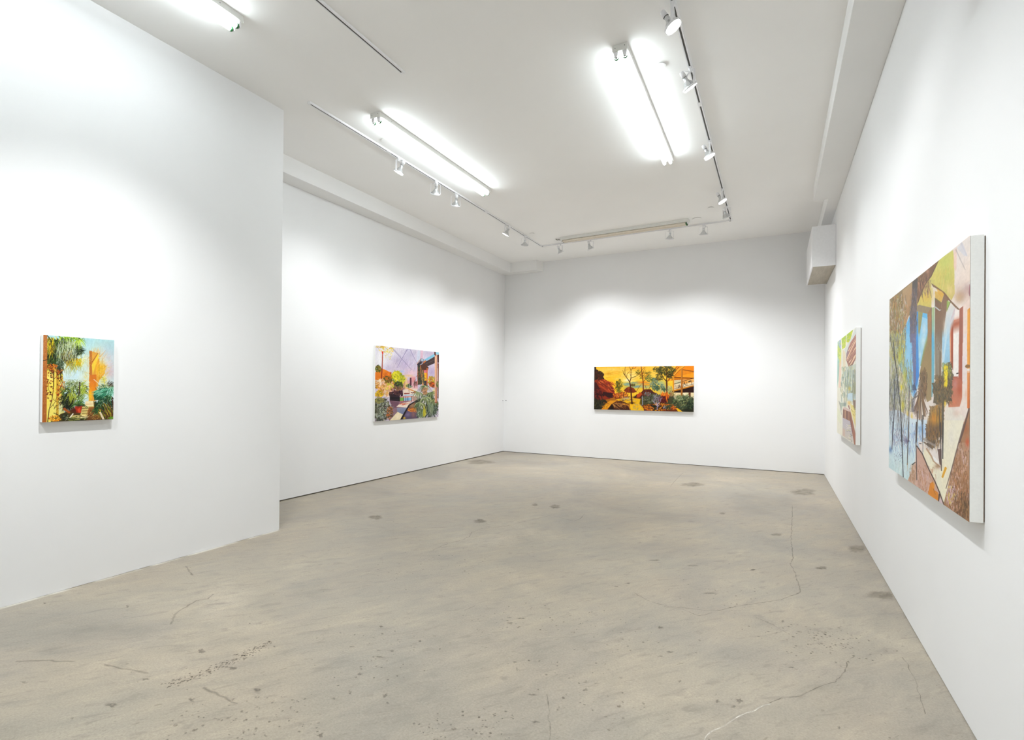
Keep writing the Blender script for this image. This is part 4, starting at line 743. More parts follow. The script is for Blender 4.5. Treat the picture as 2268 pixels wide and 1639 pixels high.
    g.poly(P([(890, -60), (1195, -60), (1120, 300), (1010, 700), (960, 930), (900, 1180), (840, 1080), (590, 560), (590, 370), (700, 470), (740, 560), (830, 700), (860, 640), (880, 300)], 3), 'f2ebd6', 1, 'f4eed4'); B(1000, 200, 3, 60, 160, 'ece6da', .7); g.poly(P([(700, 480), (760, 500), (830, 580), (830, 610), (760, 590)], 3), 'f6f4f2', .9); S([(640, 380), (710, 490), (740, 560), (830, 640)], 3, 30, 20, 'b89470', .8); B(800, 640, 3, 50, 40, 'a87c54', .7); g.poly(P([(800, 380), (860, 370), (865, 640), (830, 600)], 3), '6c5048', .9)
    g.poly(P([(490, 340), (560, 440), (660, 660), (800, 960), (840, 1060), (880, 1230), (800, 1170), (350, 870), (400, 740), (480, 560)], 3), 'd2aa98', 1, 'd8b4a4'); scat(3, 400, 780, 600, 1080, 110, 12, 60, 16, ['c08e70', 'dcc0c8', 'b4825c', 'e4c8c0', 'c89a7c', 'a87450'], .65); scat(3, 370, 480, 600, 900, 50, 10, 60, 14, ['c09a74', 'a8805c', 'e0c4b0'], .7)
    g.poly(P([(690, 900), (730, 870), (760, 1000), (810, 1030), (820, 1160), (780, 1150), (660, 1060)], 3), 'e08e22', .95); B(740, 930, 3, 20, 50, 'e8961c', .9); S([(740, 980), (770, 1060)], 3, 10, 8, '9a5e28', .8)
    g.poly(P([(820, 1150), (850, 1110), (880, 1200), (860, 1220)], 3), 'e4ccd0')
    S([(490, 340), (570, 450), (660, 660), (760, 860), (830, 1020), (900, 1220)], 3, 22, 16, '5c4640'); S([(830, 1060), (820, 1160)], 3, 18, 14, '4c3c36'); S([(1270, 1130), (1180, 1480), (1130, 1640)], 2, 14, 12, '6a5048'); S([(1195, 0), (1110, 300), (1010, 690), (930, 970)], 3, 12, 8, '7a6258'); S([(925, 660), (875, 800)], 3, 26, 20, 'e8b030')
    # thin dark trees in front
    for p, w0, w1, c, k in (([(120, 100), (190, 700), (240, 1150), (260, 1640)], 20, 24, '3c4048', 2), ([(250, -20), (265, 320), (285, 820)], 26, 18, '30343c', 3), ([(80, 60), (130, 320), (190, 640)], 14, 14, '5a544c', 2), ([(150, 700), (140, 1200), (118, 1640)], 18, 22, '4a4a54', 2), ([(125, -20), (112, 390)], 24, 18, '545464', 3), ([(370, 800), (366, 1300), (362, 1640)], 14, 18, '5c5458', 2), ([(365, -20), (350, 420), (345, 620)], 20, 14, '4c4038', 3), ([(350, 600), (352, 720)], 10, 6, 'c8a46c', 3), ([(500, 1180), (480, 1640)], 16, 20, '5a4a42', 2), ([(480, -20), (475, 300), (485, 600), (490, 850)], 20, 12, '4c3e3a', 3), ([(880, 1050), (878, 1640)], 20, 20, '55524c', 2), ([(880, -20), (878, 520)], 20, 14, '4a4844', 3), ([(820, 1100), (845, 1640)], 9, 12, '5a4c3c', 2), ([(845, -20), (850, 400), (860, 700)], 12, 12, '4a3c34', 3), ([(65, 400), (75, 900), (65, 1300)], 10, 10, '5a6068', 2), ([(560, 1300), (575, 1640)], 10, 10, '6a6a70', 2), ([(575, -20), (580, 430)], 10, 8, '6c645c', 3), ([(60, 940), (170, 640), (180, 520)], 9, 7, '50565c', 2), ([(100, 700), (60, 1180)], 9, 9, '464a52', 2), ([(200, 700), (110, 1250)], 8, 8, '4a4e58', 2)): S(p, k, w0, w1, c, .92)
    scat(2, 60, 220, 500, 1300, 70, 50, 220, 8, ['4a4e58', '6c6a70', 'c4c8cc', '3c4048'], .75); scat(2, 130, 360, 1050, 1400, 40, 20, 150, 8, ['6a5a50', '8a7a6c', '4c4a50'], .75)
    S([(365, 260), (350, 280)], 3, 30, 12, '5a5068'); S([(420, 620), (470, 580)], 3, 18, 10, '5c5650'); S([(530, 300), (555, 300)], 3, 16, 12, '5a4c50')
    g.grain(.035)
    return g
# ------------------------------------------------------------------ the room
T = .15
GAP = .014                                  # the far walls stop short of the slab
struct(MB().box((XR, YN, .005), (XR+T, YB+T, ZC)).build('wall_right', M['wall']))
struct(MB().box((XL-T, YB, GAP-.005), (XR, YB+T, ZC)).build('wall_back', M['wall']))
struct(MB().box((XL-T, YP, GAP), (XL, YB, ZC)).build('wall_left', M['wall']))
struct(MB().box((XL-T, YN, 0), (XP, YP, ZC)).build('wall_partition', M['wall'], bevel=.004))
struct(MB().box((XL-T, YN-T, 0), (XR+T, YN, ZC)).build('wall_rear', M['wall']))
struct(MB().box((XL-T, YN-T, ZC), (XR+T, YB+T, ZC+.12)).build('ceiling', M['ceiling']))
# boxed-in ducts under the ceiling
struct(MB().box((XL, YP, ZSL), (XSL, YB, ZC)).box((XSL, 10.972, ZSL), (-4.757, YB, ZC)).add(
    [(-4.757, 10.972, ZSL), (-4.757, 10.972, ZC), (-4.69, YB, ZSL), (-4.69, YB, ZC), (-4.757, YB, ZSL), (-4.757, YB, ZC)],
    [(0, 2, 3, 1), (0, 4, 2), (1, 3, 5), (0, 1, 5, 4), (2, 4, 5, 3)]).build('trim_1', M['soffit']))
struct(MB().box((.457, YN, ZSR), (XR, 8.735, ZC)).build('trim_2', M['soffit'], bevel=.003))
struct(MB().box((.628, 8.735, ZSR), (XR, YB, ZC)).build('trim_3', M['soffit'], bevel=.003))

# floor: the slab, with its own stains, scuffs, pits and cracks lying in it
rnd = random.Random(4)
FCR = {'A': [(0.197, 7.967), (0.167, 6.886), (0.14, 6.06), (0.146, 5.499), (0.12, 5.273), (0.139, 5.127), (0.157, 4.862), (0.17, 4.705), (0.169, 4.57), (0.035, 4.349), (-0.1, 4.199), (-0.209, 4.093), (-0.339, 3.916), (-0.462, 3.871), (-0.647, 3.826), (-0.775, 3.852), (-0.92, 3.959)], 'B': [(0.402, 3.641), (0.353, 3.526), (0.329, 3.408), (0.274, 3.26), (0.199, 3.172), (0.149, 3.091), (0.094, 3.008), (0.041, 2.97), (-0.019, 2.887), (-0.077, 2.791), (-0.119, 2.737), (-0.173, 2.647), (-0.21, 2.57), (-0.248, 2.52), (-0.262, 2.448)], 'C': [(-2.011, 6.155), (-1.975, 5.884), (-2.007, 5.746), (-2.294, 5.86)], 'D': [(-2.323, 5.885), (-2.419, 5.623), (-2.581, 5.15), (-2.746, 4.948), (-2.768, 4.767), (-2.711, 4.61), (-2.709, 4.491), (-2.778, 4.25), (-2.77, 4.017)], 'E': [(-0.978, 2.437), (-0.942, 2.359), (-0.904, 2.276), (-0.885, 2.226), (-0.864, 2.196), (-0.843, 2.124)], 'F': [(0.069, 3.776), (-0.009, 3.858), (-0.112, 3.934)], 'G': [(-1.466, 10.106), (-1.452, 9.157), (-1.43, 8.534)], 'H': [(0.64, 3.753), (0.646, 3.527), (0.632, 3.301), (0.62, 3.15)], 'I': [(-0.375, 3.864), (-0.44, 3.763), (-0.537, 3.821), (-0.674, 3.81)], 'J': [(-1.839, 3.076), (-1.815, 3.174)], 'S': [(-3.553, 2.426), (-3.502, 2.347), (-3.52, 2.337), (-3.549, 2.29), (-3.502, 2.187), (-3.472, 2.109), (-3.404, 2.044), (-3.332, 1.987)], 'S2': [(-4.293, 2.678), (-4.148, 2.618), (-4.042, 2.581)], 'S3': [(-3.61, 1.313), (-3.481, 1.394), (-3.33, 1.466)], 'S4': [(-3.161, 1.53), (-2.996, 1.563), (-2.864, 1.595)], 'S5': [(-2.5, 1.657), (-2.36, 1.649), (-2.226, 1.647)]}
FST = [(-5.254, 9.381, 0.296, 0.185, -0.166, 0.295), (0.693, 4.829, 0.1, 0.057, 0.014, 0.098), (0.723, 4.798, 0.058, 0.033, 0.011, 0.075), (0.35, 5.299, 0.051, 0.029, 0.004, 0.054), (-2.462, 6.332, 0.07, 0.041, -0.048, 0.123), (-2.727, 6.296, 0.04, 0.024, -0.032, 0.074), (-4.041, 4.752, 0.08, 0.047, -0.071, 0.083), (-2.929, 5.212, 0.07, 0.041, -0.051, 0.09), (-1.146, 8.929, 0.188, 0.113, -0.028, 0.218), (0.37, 9.117, 0.177, 0.106, 0.013, 0.336), (0.695, 6.125, 0.084, 0.048, 0.018, 0.162), (-0.418, 4.226, 0.053, 0.03, -0.002, 0.019), (-0.564, 7.029, 0.039, 0.023, -0.004, 0.052), (0.014, 6.287, 0.058, 0.034, 0.0, 0.06), (-0.928, 4.794, 0.049, 0.028, -0.005, 0.025), (-0.613, 4.812, 0.047, 0.027, -0.003, 0.025), (-0.163, 4.954, 0.02, 0.011, -0.001, 0.025), (-1.483, 3.045, 0.016, 0.009, -0.008, 0.015), (-1.454, 3.149, 0.022, 0.012, -0.006, 0.012), (-1.526, 3.121, 0.014, 0.008, -0.003, 0.006), (-1.913, 2.399, 0.021, 0.012, -0.007, 0.008), (-1.928, 2.314, 0.022, 0.012, -0.009, 0.01), (-1.984, 2.368, 0.013, 0.007, -0.003, 0.004), (-2.147, 2.326, 0.015, 0.008, -0.007, 0.008), (-1.841, 2.571, 0.011, 0.006, -0.004, 0.006), (-0.794, 2.645, 0.019, 0.01, -0.002, 0.008), (-0.827, 2.565, 0.017, 0.009, -0.003, 0.01), (-0.852, 2.628, 0.012, 0.007, -0.001, 0.004), (-2.166, 2.611, 0.015, 0.008, -0.011, 0.013), (-1.349, 3.377, 0.011, 0.006, -0.004, 0.009), (-1.061, 4.013, 0.02, 0.011, -0.003, 0.012), (-0.997, 4.12, 0.02, 0.011, -0.004, 0.016), (-1.032, 2.399, 0.028, 0.016, -0.003, 0.007), (-0.942, 2.209, 0.02, 0.011, -0.003, 0.008), (-1.833, 1.979, 0.01, 0.006, -0.011, 0.012), (-1.717, 1.674, 0.014, 0.008, -0.01, 0.01), (-1.667, 2.037, 0.011, 0.006, -0.011, 0.014), (-1.615, 1.996, 0.007, 0.004, -0.008, 0.009), (-1.249, 2.632, 0.011, 0.006, -0.005, 0.011), (-1.205, 2.569, 0.006, 0.003, -0.009, 0.019), (-1.266, 2.112, 0.006, 0.003, -0.006, 0.01), (-1.862, 1.899, 0.012, 0.007, -0.007, 0.007), (-1.9, 2.128, 0.013, 0.008, -0.01, 0.011), (-2.84, 1.867, 0.022, 0.012, -0.029, 0.019), (-2.532, 1.84, 0.02, 0.012, -0.013, 0.01), (-3.851, 2.003, 0.012, 0.007, -0.021, 0.011), (-4.396, 1.756, 0.012, 0.007, -0.015, 0.006), (-2.241, 1.773, 0.017, 0.009, -0.013, 0.01), (-2.734, 1.35, 0.028, 0.015, -0.018, 0.009), (-2.443, 1.56, 0.018, 0.01, -0.016, 0.01), (-3.319, 1.244, 0.015, 0.009, -0.017, 0.006), (-2.819, 1.556, 0.016, 0.009, -0.014, 0.008), (-2.531, 2.109, 0.007, 0.004, -0.007, 0.006), (-0.563, 3.087, 0.017, 0.01, -0.002, 0.012), (-0.524, 3.166, 0.016, 0.009, -0.002, 0.013), (0.082, 3.32, 0.018, 0.01, 0.0, 0.011), (-0.147, 2.84, 0.015, 0.008, -0.001, 0.023), (-0.24, 2.783, 0.012, 0.007, -0.001, 0.016), (-0.17, 2.771, 0.01, 0.006, -0.001, 0.012), (-0.428, 2.876, 0.01, 0.005, -0.002, 0.014), (0.255, 2.829, 0.007, 0.004, 0.002, 0.021), (-0.633, 3.462, 0.016, 0.009, -0.005, 0.026), (0.046, 3.948, 0.008, 0.005, 0.0, 0.024), (0.508, 4.038, 0.01, 0.005, 0.001, 0.012), (-0.156, 4.957, 0.018, 0.01, -0.001, 0.019), (0.624, 3.829, 0.009, 0.005, 0.002, 0.01)]
FPB = [(-2.667, 1.594), (-2.636, 1.69), (-2.604, 1.791), (-2.597, 1.919), (-2.598, 2.013), (-2.59, 2.158)]
FPC = [(-1.118, 2.071, 0.16, 40), (-1.302, 1.957, 0.12, 25), (0.342, 3.774, 0.3, 60), (0.302, 3.828, 0.2, 30), (0.114, 3.722, 0.35, 50), (-2.018, 1.629, 0.3, 60), (-1.957, 2.374, 0.5, 50), (-1.485, 3.081, 0.4, 40), (-0.813, 2.604, 0.4, 40), (-2.161, 1.455, 0.3, 50), (-2.508, 3.661, 0.6, 60), (-0.366, 4.126, 0.5, 40), (-0.924, 3.255, 0.4, 50)]
def build_floor():
    vs = [(XL-T, YN-T, 0), (XR+T, YN-T, 0), (XR+T, YB+T, 0), (XL-T, YB+T, 0), (XL-T, YN-T, -T), (XR+T, YN-T, -T), (XR+T, YB+T, -T), (XL-T, YB+T, -T)]
    fs = [(0, 1, 2, 3), (7, 6, 5, 4), (0, 4, 5, 1), (1, 5, 6, 2), (2, 6, 7, 3), (3, 7, 4, 0)]
    mi = [0]*6; edge = [1.0]*8
    zc = [.0002]
    def inside(x, y): return x < XR-.004 and x > (XP+.01 if y < YP else XL+.01) and y < YB-.02
    def patch(cx, cy, ax, ay, bx, by, m, n=18, jag=.3, soft=True):
        zc[0] += .000004; z = zc[0]; o = len(vs)
        vs.append((cx, cy, z)); edge.append(1.0)
        rr = [1+rnd.uniform(-jag, jag) for _ in range(n)]
        for ring, e in ((.6, 1.0), (1.0, 0.0 if soft else .9)):
            for i in range(n):
                t = 2*math.pi*i/n; k = ring*rr[i]
                x = cx+(ax*math.cos(t)+bx*math.sin(t))*k; y = cy+(ay*math.cos(t)+by*math.sin(t))*k
                vs.append((min(x, XR-.003), y, z)); edge.append(e)
        for i in range(n):
            j = (i+1) % n
            fs.append((o, o+1+i, o+1+j)); mi.append(m); fs.append((o+1+i, o+1+n+i, o+1+n+j, o+1+j)); mi.append(m)
    for s_ in FST:
        big = math.hypot(s_[2], s_[3]) > .045
        patch(*s_, 1 if big else 2, 24 if big else 14, .22 if big else .55)
    def crack(pts, w, m):
        zc[0] += .000004; z = zc[0]
        P = []
        for (x0, y0), (x1, y1) in zip(pts, pts[1:]):
            n = max(2, int(math.hypot(x1-x0, y1-y0)/.03))
            for i in range(n):
                f = i/n; P.append((x0+(x1-x0)*f+rnd.uniform(-.006, .006), y0+(y1-y0)*f+rnd.uniform(-.006, .006)))
        P.append(pts[-1])
        o = len(vs)
        for i, (x, y) in enumerate(P):
            a = P[max(0, i-1)]; b = P[min(len(P)-1, i+1)]; d = math.hypot(b[0]-a[0], b[1]-a[1])+1e-9
            nx, ny = -(b[1]-a[1])/d, (b[0]-a[0])/d; ww = w*rnd.uniform(.4, 1.2)
            for sgn, e in ((-1, .0), (0, 1.0), (1, .0)):
                vs.append((min(x+nx*ww*sgn, XR-.003), y+ny*ww*sgn, z)); edge.append(e)
        for i in range(len(P)-1):
            for k in (0, 1):
                fs.append((o+i*3+k, o+i*3+k+1, o+i*3+k+4, o+i*3+k+3)); mi.append(m)
    for k, p in FCR.items():
        if k[0] == 'S': crack(p, .012, 1)
        elif k == 'B': crack(p[:9], .0045, 3); crack(p[8:], .007, 4)
        else: crack(p, .0045 if p[0][1] < 5 else .006, 3)
    def pits(cx, cy, r, n):
        for _ in range(n):
            t = rnd.uniform(0, 6.28); q = r*math.sqrt(rnd.random())*rnd.uniform(.5, 1)
            x, y = cx+math.cos(t)*q, cy+math.sin(t)*q
            if inside(x, y):
                a = rnd.uniform(.003, .008); b = a*rnd.uniform(.5, 1.0); th = rnd.uniform(0, 3.14)
                patch(x, y, a*math.cos(th), a*math.sin(th), -b*math.sin(th), b*math.cos(th), 5, 6, .3, False)
    for (x0, y0), (x1, y1) in zip(FPB, FPB[1:]):
        for i in range(5): pits(x0+(x1-x0)*i/5, y0+(y1-y0)*i/5, .06, 9)
    for x, y, r, n in FPC: pits(x, y, r, n)
    for _ in range(120): pits(rnd.uniform(-4.4, .7), rnd.uniform(1.2, 5.5), .02, 1)
    me = bpy.data.meshes.new('floor'); me.from_pydata(vs, [], fs)
    for m in ('concrete', 'stain', 'scuff', 'crack', 'pale', 'pit'): me.materials.append(M[m])
    me.polygons.foreach_set('material_index', mi)
    at = me.attributes.new('edge', 'FLOAT', 'POINT'); at.data.foreach_set('value', edge)
    o = bpy.data.objects.new('floor', me); col.objects.link(o); return struct(o)
build_floor()

# ------------------------------------------------------------------ white box on the right wall (and its twin nearer the camera)
def wall_box(y0, y1, label, name='wall_box'):
    t = empty(name, (XR, (y0+y1)/2, 3.355)); h = (y1-y0)/2; d = -.303
    m = MB().box((d, -h, 0), (d+.016, h, .603)).box((d+.016, -h, 0), (-.001, -h+.016, .603)).box((d+.016, h-.016, 0), (-.001, h, .603)).box((d+.016, -h+.016, .587), (-.001, h-.016, .603))
    m.build('casing', M['white'], t, .001)
    b = MB().box((d+.017, -h+.017, .006), (-.004, h-.017, .02)).build('bottom_panel', M['plywood'], t); b['label'] = 'bare plywood underside'
    tag(t, label, 'box'); return t
wall_box(9.265, 10.87, 'white wooden box with bare plywood underside, high on the right wall')
wall_box(1.45, 3.05, 'white wooden box out of view high on the near right wall', 'wall_box')

# small fittings beside the far left corner
for loc, dx, dy, lab in (((XL, 11.15, 1.208), (.004, .03), None, 'small white socket plate on the left wall beside the far corner'),
                         ((-5.612, YB, 1.208), None, (.03, .004), 'small white socket plate on the back wall beside the left corner')):
    t = empty('wall_socket', loc)
    if dx:
        MB().box((0, -.03, -.02), (.006, .03, .02)).build('face_plate', M['white'], t, .001)
        MB().box((.006, -.02, -.008), (.0075, .012, .008)).build('outlet', M['steel'], t)
    else:
        MB().box((-.03, -.006, -.02), (.03, 0, .02)).build('face_plate', M['white'], t, .001)
        MB().box((-.012, -.0075, -.008), (.02, -.006, .008)).build('outlet', M['steel'], t)
    tag(t, lab, 'socket', 'wall sockets by the far corner')

# sprinkler cover plates in the ceiling
for x, y, r, lab in ((-.919, 4.859, .048, 'round white sprinkler cover on the ceiling beside the right lit strip light'),
                     (-4.035, 4.85, .048, 'round white sprinkler cover between the left track and left lit strip light'),
                     (-.925, 9.051, .048, 'round sprinkler cover with a dark painted shadow gap, left of the far end of the right track'),
                     (-4.025, 9.061, .048, 'round white sprinkler cover on the ceiling near the far left track corner'),
                     (-1.19, 9.52, .07, 'flat faint round cover plate at the right end of the unlit strip light')):
    t = empty('sprinkler_cover', (x, y, ZC))
    MB().lathe([(0, r*.8), (.006, r*.8)], (0, 0, 0), (0, 0, -1)).build('neck', M['dark'] if lab.find('dark') > 0 else M['ceiling'], t)  # the dark neck paints in the shadow gap above the plate
    MB().lathe([(.006, r), (.009, r), (.0105, r*.96)], (0, 0, 0), (0, 0, -1)).build('cover_plate', M['ceiling'], t)
    tag(t, lab, 'sprinkler cover', 'ceiling cover plates')

# ------------------------------------------------------------------ fluorescent strip lights
def strip_light(x, y, rz, label, lit=True, bands=(True, True), cable=False, L=1.22, zt=-.090):
    """2.44 m batten along its local Y, two tubes beneath; bands = green bands at the (near, far) tube ends"""
    t = empty('strip_light', (x, y, ZC), rz); w = .062; d = .054
    MB().prism([(-w, 0), (w, 0), (w, -d+.008), (w-.008, -d), (-w+.008, -d), (-w, -d+.008)], 'y', -L+.003, L-.003).build('housing', M['enamel'], t, .001)
    for sg in (-1, 1):
        e = MB().box((-w-.001, min(sg*L, sg*(L-.003)), -d-.001), (w+.001, max(sg*L, sg*(L-.003)), -.001)).build('end_plate', M['enamel'], t, .001)
        for xx, zz in ((-.04, -.028), (.04, -.022)):
            MB().lathe([(0, .0035), (.0015, .003)], (xx, sg*L, zz), (0, sg, 0), 8).build('screw', M['dark'], e)
        MB().lathe([(0, .0035), (.0012, .003)], (w, sg*(L-.2), -.022), (1, 0, 0), 8).build('screw', M['dark'], t)
    r = .0172; hl = L-.035
    for xx in (-.036, .036):
        tb = MB().lathe([(0, r*.86), (.004, r), (2*hl-.004, r), (2*hl, r*.86)], (xx, -hl, zt), (0, 1, 0), 20).build('tube', M['tube'] if lit else M['tube_off'], t)
        for sg, on in ((-1, bands[0]), (1, bands[1])):
            if on:
                g_ = MB().lathe([(-.003, r-.003), (-.003, r+.0026), (.012, r+.0026), (.012, r)], (xx, sg*hl, zt), (0, -sg, 0), 20, False).build('end_band', M['green'], tb); g_['label'] = 'green end band'
            MB().lathe([(0, .012), (.012, .012)], (xx, sg*(hl+.001), zt), (0, sg, 0), 16).build('end_cap', M['steel'], tb)
            y0, y1 = sorted((sg*(hl+.006), sg*(hl+.024)))
            MB().prism([(xx-.017, -d), (xx+.017, -d), (xx+.014, zt+.008), (xx+.008, zt-.006), (xx-.008, zt-.006), (xx-.014, zt+.008)], 'y', y0, y1).build('lamp_holder', M['white'], t, .001)
    if cable:
        c = MB().tube([(0.01, L, -.03), (0.0, L+.03, -.034), (.012, L+.06, -.02), (-.004, L+.09, -.026), (.006, L+.115, -.008), (.006, L+.125, -.0)], .009).build('cable_connector', M['steel'], t); c['label'] = 'grey armoured cable connector'
    tag(t, label, 'strip light', 'fluorescent strip lights'); return t
def rot(dx, dy): return math.atan2(-dx, dy)
strip_light(-3.725, 5.53, rot(.012, 2.44), 'lit white twin tube strip light on the ceiling beside the left track')
strip_light(-1.18, 5.62, rot(-.03, 2.44), 'lit white twin tube fluorescent strip light on the ceiling beside the right track', bands=(True, False))
strip_light(-2.475, 9.55, R(90)-math.atan2(.097, 2.33), 'unlit fluorescent strip light with cream tubes lying along the far track', False, (True, False), True, 1.165, -.075)
strip_light(-3.745, 1.49, 0, 'lit fluorescent strip light cut by the top edge of the photo at upper left')
strip_light(-1.18, 1.53, 0, 'added lit strip light out of view above the camera, in line with the right one')  # unseen fixture, added to brighten the near half of the room
strip_light(-2.4, -1.6, 0, 'added lit strip light out of view behind the camera')  # also unseen, added for more light on the near walls and floor

# ------------------------------------------------------------------ lighting tracks
def rail(parent, a, b, gaps=(), name='rail'):
    """surface track between two points at ceiling height: channel with a dark slot, open downwards"""
    a = Vector(a); b = Vector(b); d = (b-a).normalized(); n = Vector((-d.y, d.x, 0)); L = (b-a).length
    w, h = .0185, .020
    def P(u, s_, z): return a+d*u+n*s_+Vector((0, 0, z))
    prof = [(-w, 0), (w, 0), (w, -h), (.0075, -h), (.0075, -.009), (-.0075, -.009), (-.0075, -h), (-w, -h)]
    m = MB(); k = len(prof)
    m.add([P(0, x, z) for x, z in prof]+[P(L, x, z) for x, z in prof],
          [(i, (i+1) % k, k+(i+1) % k, k+i) for i in range(k)]+[(0, 1, 2, 3, 4), (5, 6, 7, 0), (0, 4, 5), (k, k+4, k+3, k+2, k+1), (k, k+7, k+6, k+5), (k, k+5, k+4)])
    r_ = m.build(name, M['white'], parent)
    s_ = MB(); q = [(-.0072, -.0092), (.0072, -.0092), (.0072, -.0165), (-.0072, -.0165)]
    s_.add([P(.01, x, z) for x, z in q]+[P(L-.01, x, z) for x, z in q], [(i, (i+1) % 4, 4+(i+1) % 4, 4+i) for i in range(4)]+[(3, 2, 1, 0), (4, 5, 6, 7)])
    o = s_.build('slot', M['grey'], r_); o['label'] = 'dark slot in the white track'
    for u in gaps:
        j = MB(); q = [(-.0205, 0), (.0205, 0), (.0205, -.0215), (-.0205, -.0215)]
        j.add([P(u-.04, x, z) for x, z in q]+[P(u+.04, x, z) for x, z in q], [(i, (i+1) % 4, 4+(i+1) % 4, 4+i) for i in range(4)]+[(3, 2, 1, 0), (4, 5, 6, 7)])
        j.build('joiner', M['white'], parent)
    return r_
XTL, XTR, YTF = -4.187, -.688, 9.93
tr = empty('lighting_track', (XTL, YTF, ZC))
O = Vector((XTL, YTF, 0))
rail(tr, (0, 3.855-YTF, 0), (0, -.06, 0), (1.24, 3.72))
SK = .09                                   # the far run is a touch out of square
rail(tr, (.06, -.06*SK/3.5, 0), (XTR-XTL-.06, -SK+.06*SK/3.5, 0), (.55,))
rail(tr, (XTR-XTL, -.06-SK, 0), (XTR-XTL, .2-YTF, 0), (4.1, 6.9))
for x, y_ in ((0, 0), (XTR-XTL, -SK)):
    s_ = 1 if x == 0 else -1
    MB().box((x-.021, y_-.075, -.0215), (x+.021, y_+.021, 0)).box((min(x, x+s_*.075), y_-.021, -.0215), (max(x, x+s_*.075), y_+.021, 0)).build('corner_connector', M['white'], tr)
MB().box((-.0205, 3.835-YTF, -.0215), (.0205, 3.857-YTF, 0)).build('end_cap', M['white'], tr)
tag(tr, 'long white lighting track running round three sides of the ceiling, carrying the lamps', 'lighting track')
tn = empty('lighting_track', (-3.022, 3.87, ZC))
rail(tn, (0, 0, 0), (0, -4.6, 0), (1.6,))
MB().box((-.0205, -.02, -.0215), (.0205, .004, 0)).build('end_cap', M['white'], tn)
tag(tn, 'short empty white track ending in mid ceiling, right of the left strip lights', 'lighting track')

# ------------------------------------------------------------------ track lamps
def track_lamp(x, y, along, aim, label, power=1.0, seed=0, cone=112, drop=.20):
    """reflector bulb held by a ring in a U-shaped yoke; aim = direction of the beam, along = angle of the track"""
    rr = random.Random(seed)
    az = math.atan2(-aim[0], aim[1]); tilt = math.atan2(math.hypot(aim[0], aim[1]), -aim[2])
    t = empty('track_lamp', (x, y, ZC-.0215), az)
    ax = Vector((0, math.sin(tilt), -math.cos(tilt))); rd = along-az
    c, s_ = math.cos(rd), math.sin(rd)
    q = MB().prism([(-.012, -.006), (.012, -.006), (.015, 0), (-.015, 0)], 'y', -.035, .035)
    q.v = [(vx*c-vy*s_, vx*s_+vy*c, vz) for vx, vy, vz in q.v]
    con = q.build('track_adapter', M['white'], t, .001)
    MB().lathe([(.004, .012), (.024, .010), (.030, .007), (.036, .007)], (0, 0, 0), (0, 0, -1), 16).build('stem', M['white'], t)
    zt, zp, hw = -.034, -drop+.03, .0685
    pts = [(-hw, 0, zp-.006)]+[(-hw, 0, zt-.02)]
    for i in range(1, 6):
        a = math.pi+(-math.pi/2)*i/6; pts.append((-hw+.02+.02*math.cos(a), 0, zt-.02+.02*math.sin(a)))
    pts += [(-hw+.02, 0, zt), (hw-.02, 0, zt)]
    for i in range(1, 6):
        a = math.pi/2-math.pi/2*i/6; pts.append((hw-.02+.02*math.cos(a), 0, zt-.02+.02*math.sin(a)))
    pts += [(hw, 0, zt-.02), (hw, 0, zp-.006)]
    MB().strip(pts, (0, 1, 0), .019, .002).build('yoke', M['white'], t)
    pv = Vector((0, 0, zp))
    ring = MB().lathe([(-.005, .0635), (.0125, .0635), (.0125, .0655), (-.005, .0655), (-.005, .0635)], pv, ax, 36, False).build('holding_ring', M['white'], t)
    for sx in (-1, 1): MB().lathe([(0, .005), (.009, .005), (.011, .003)], pv+Vector((sx*.064, 0, 0)), (sx, 0, 0), 10).build('pivot_screw', M['white'], ring)
    bk = -ax
    MB().lathe([(-.008, .0595), (.004, .0605), (.010, .058), (.020, .049), (.040, .034), (.054, .0235), (.066, .0185), (.098, .0170)], pv, bk, 32, False).build('reflector_bulb', M['silver'], t)
    MB().lathe([(0, .0590), (.0015, .052), (.003, .035), (.0035, .004)], pv+ax*.0082, ax, 32).build('lens', M['lens'], t)
    MB().lathe([(.094, .0205), (.0955, .0208)], pv, bk, 24).build('socket_rim', M['dark'], t)
    so = MB().lathe([(.0957, .0208), (.142, .0205), (.150, .017), (.153, .011)], pv, bk, 24).build('socket', M['white'], t)
    e = pv+bk*.150; sd = rr.choice((-1, 1)); o1 = rr.uniform(.03, .06)
    ctrl = [Vector((sd*.006, 0, -.03)), Vector((sd*o1, rr.uniform(-.03, .03), -.045)), Vector((sd*(o1+.02), rr.uniform(-.04, .02), zp*.6)), e+bk*.02+Vector((sd*.03, 0, 0)), e-bk*.004]
    cur = []
    for i in range(19):
        u = i/18; pt = [p.copy() for p in ctrl]
        while len(pt) > 1: pt = [pt[k].lerp(pt[k+1], u) for k in range(len(pt)-1)]
        cur.append(pt[0])
    MB().tube(cur, .0022, 6).build('cord', M['white'], t)
    tag(t, label, 'track lamp', 'track lamps')
    ld = bpy.data.lights.new('lamp_beam', 'SPOT'); ld.energy = SPOT_W*power; ld.spot_size = R(cone); ld.spot_blend = 1.0
    ld.shadow_soft_size = .035; ld.color = (.955, .98, 1)
    lo = bpy.data.objects.new('lamp_beam', ld); col.objects.link(lo); lo.parent = t
    lo.location = pv+ax*.024; lo.rotation_euler = (ax*.55+Vector((0, 0, -.45))).to_track_quat('-Z', 'Y').to_euler()
    return t
NS, EW = 0.0, R(90)
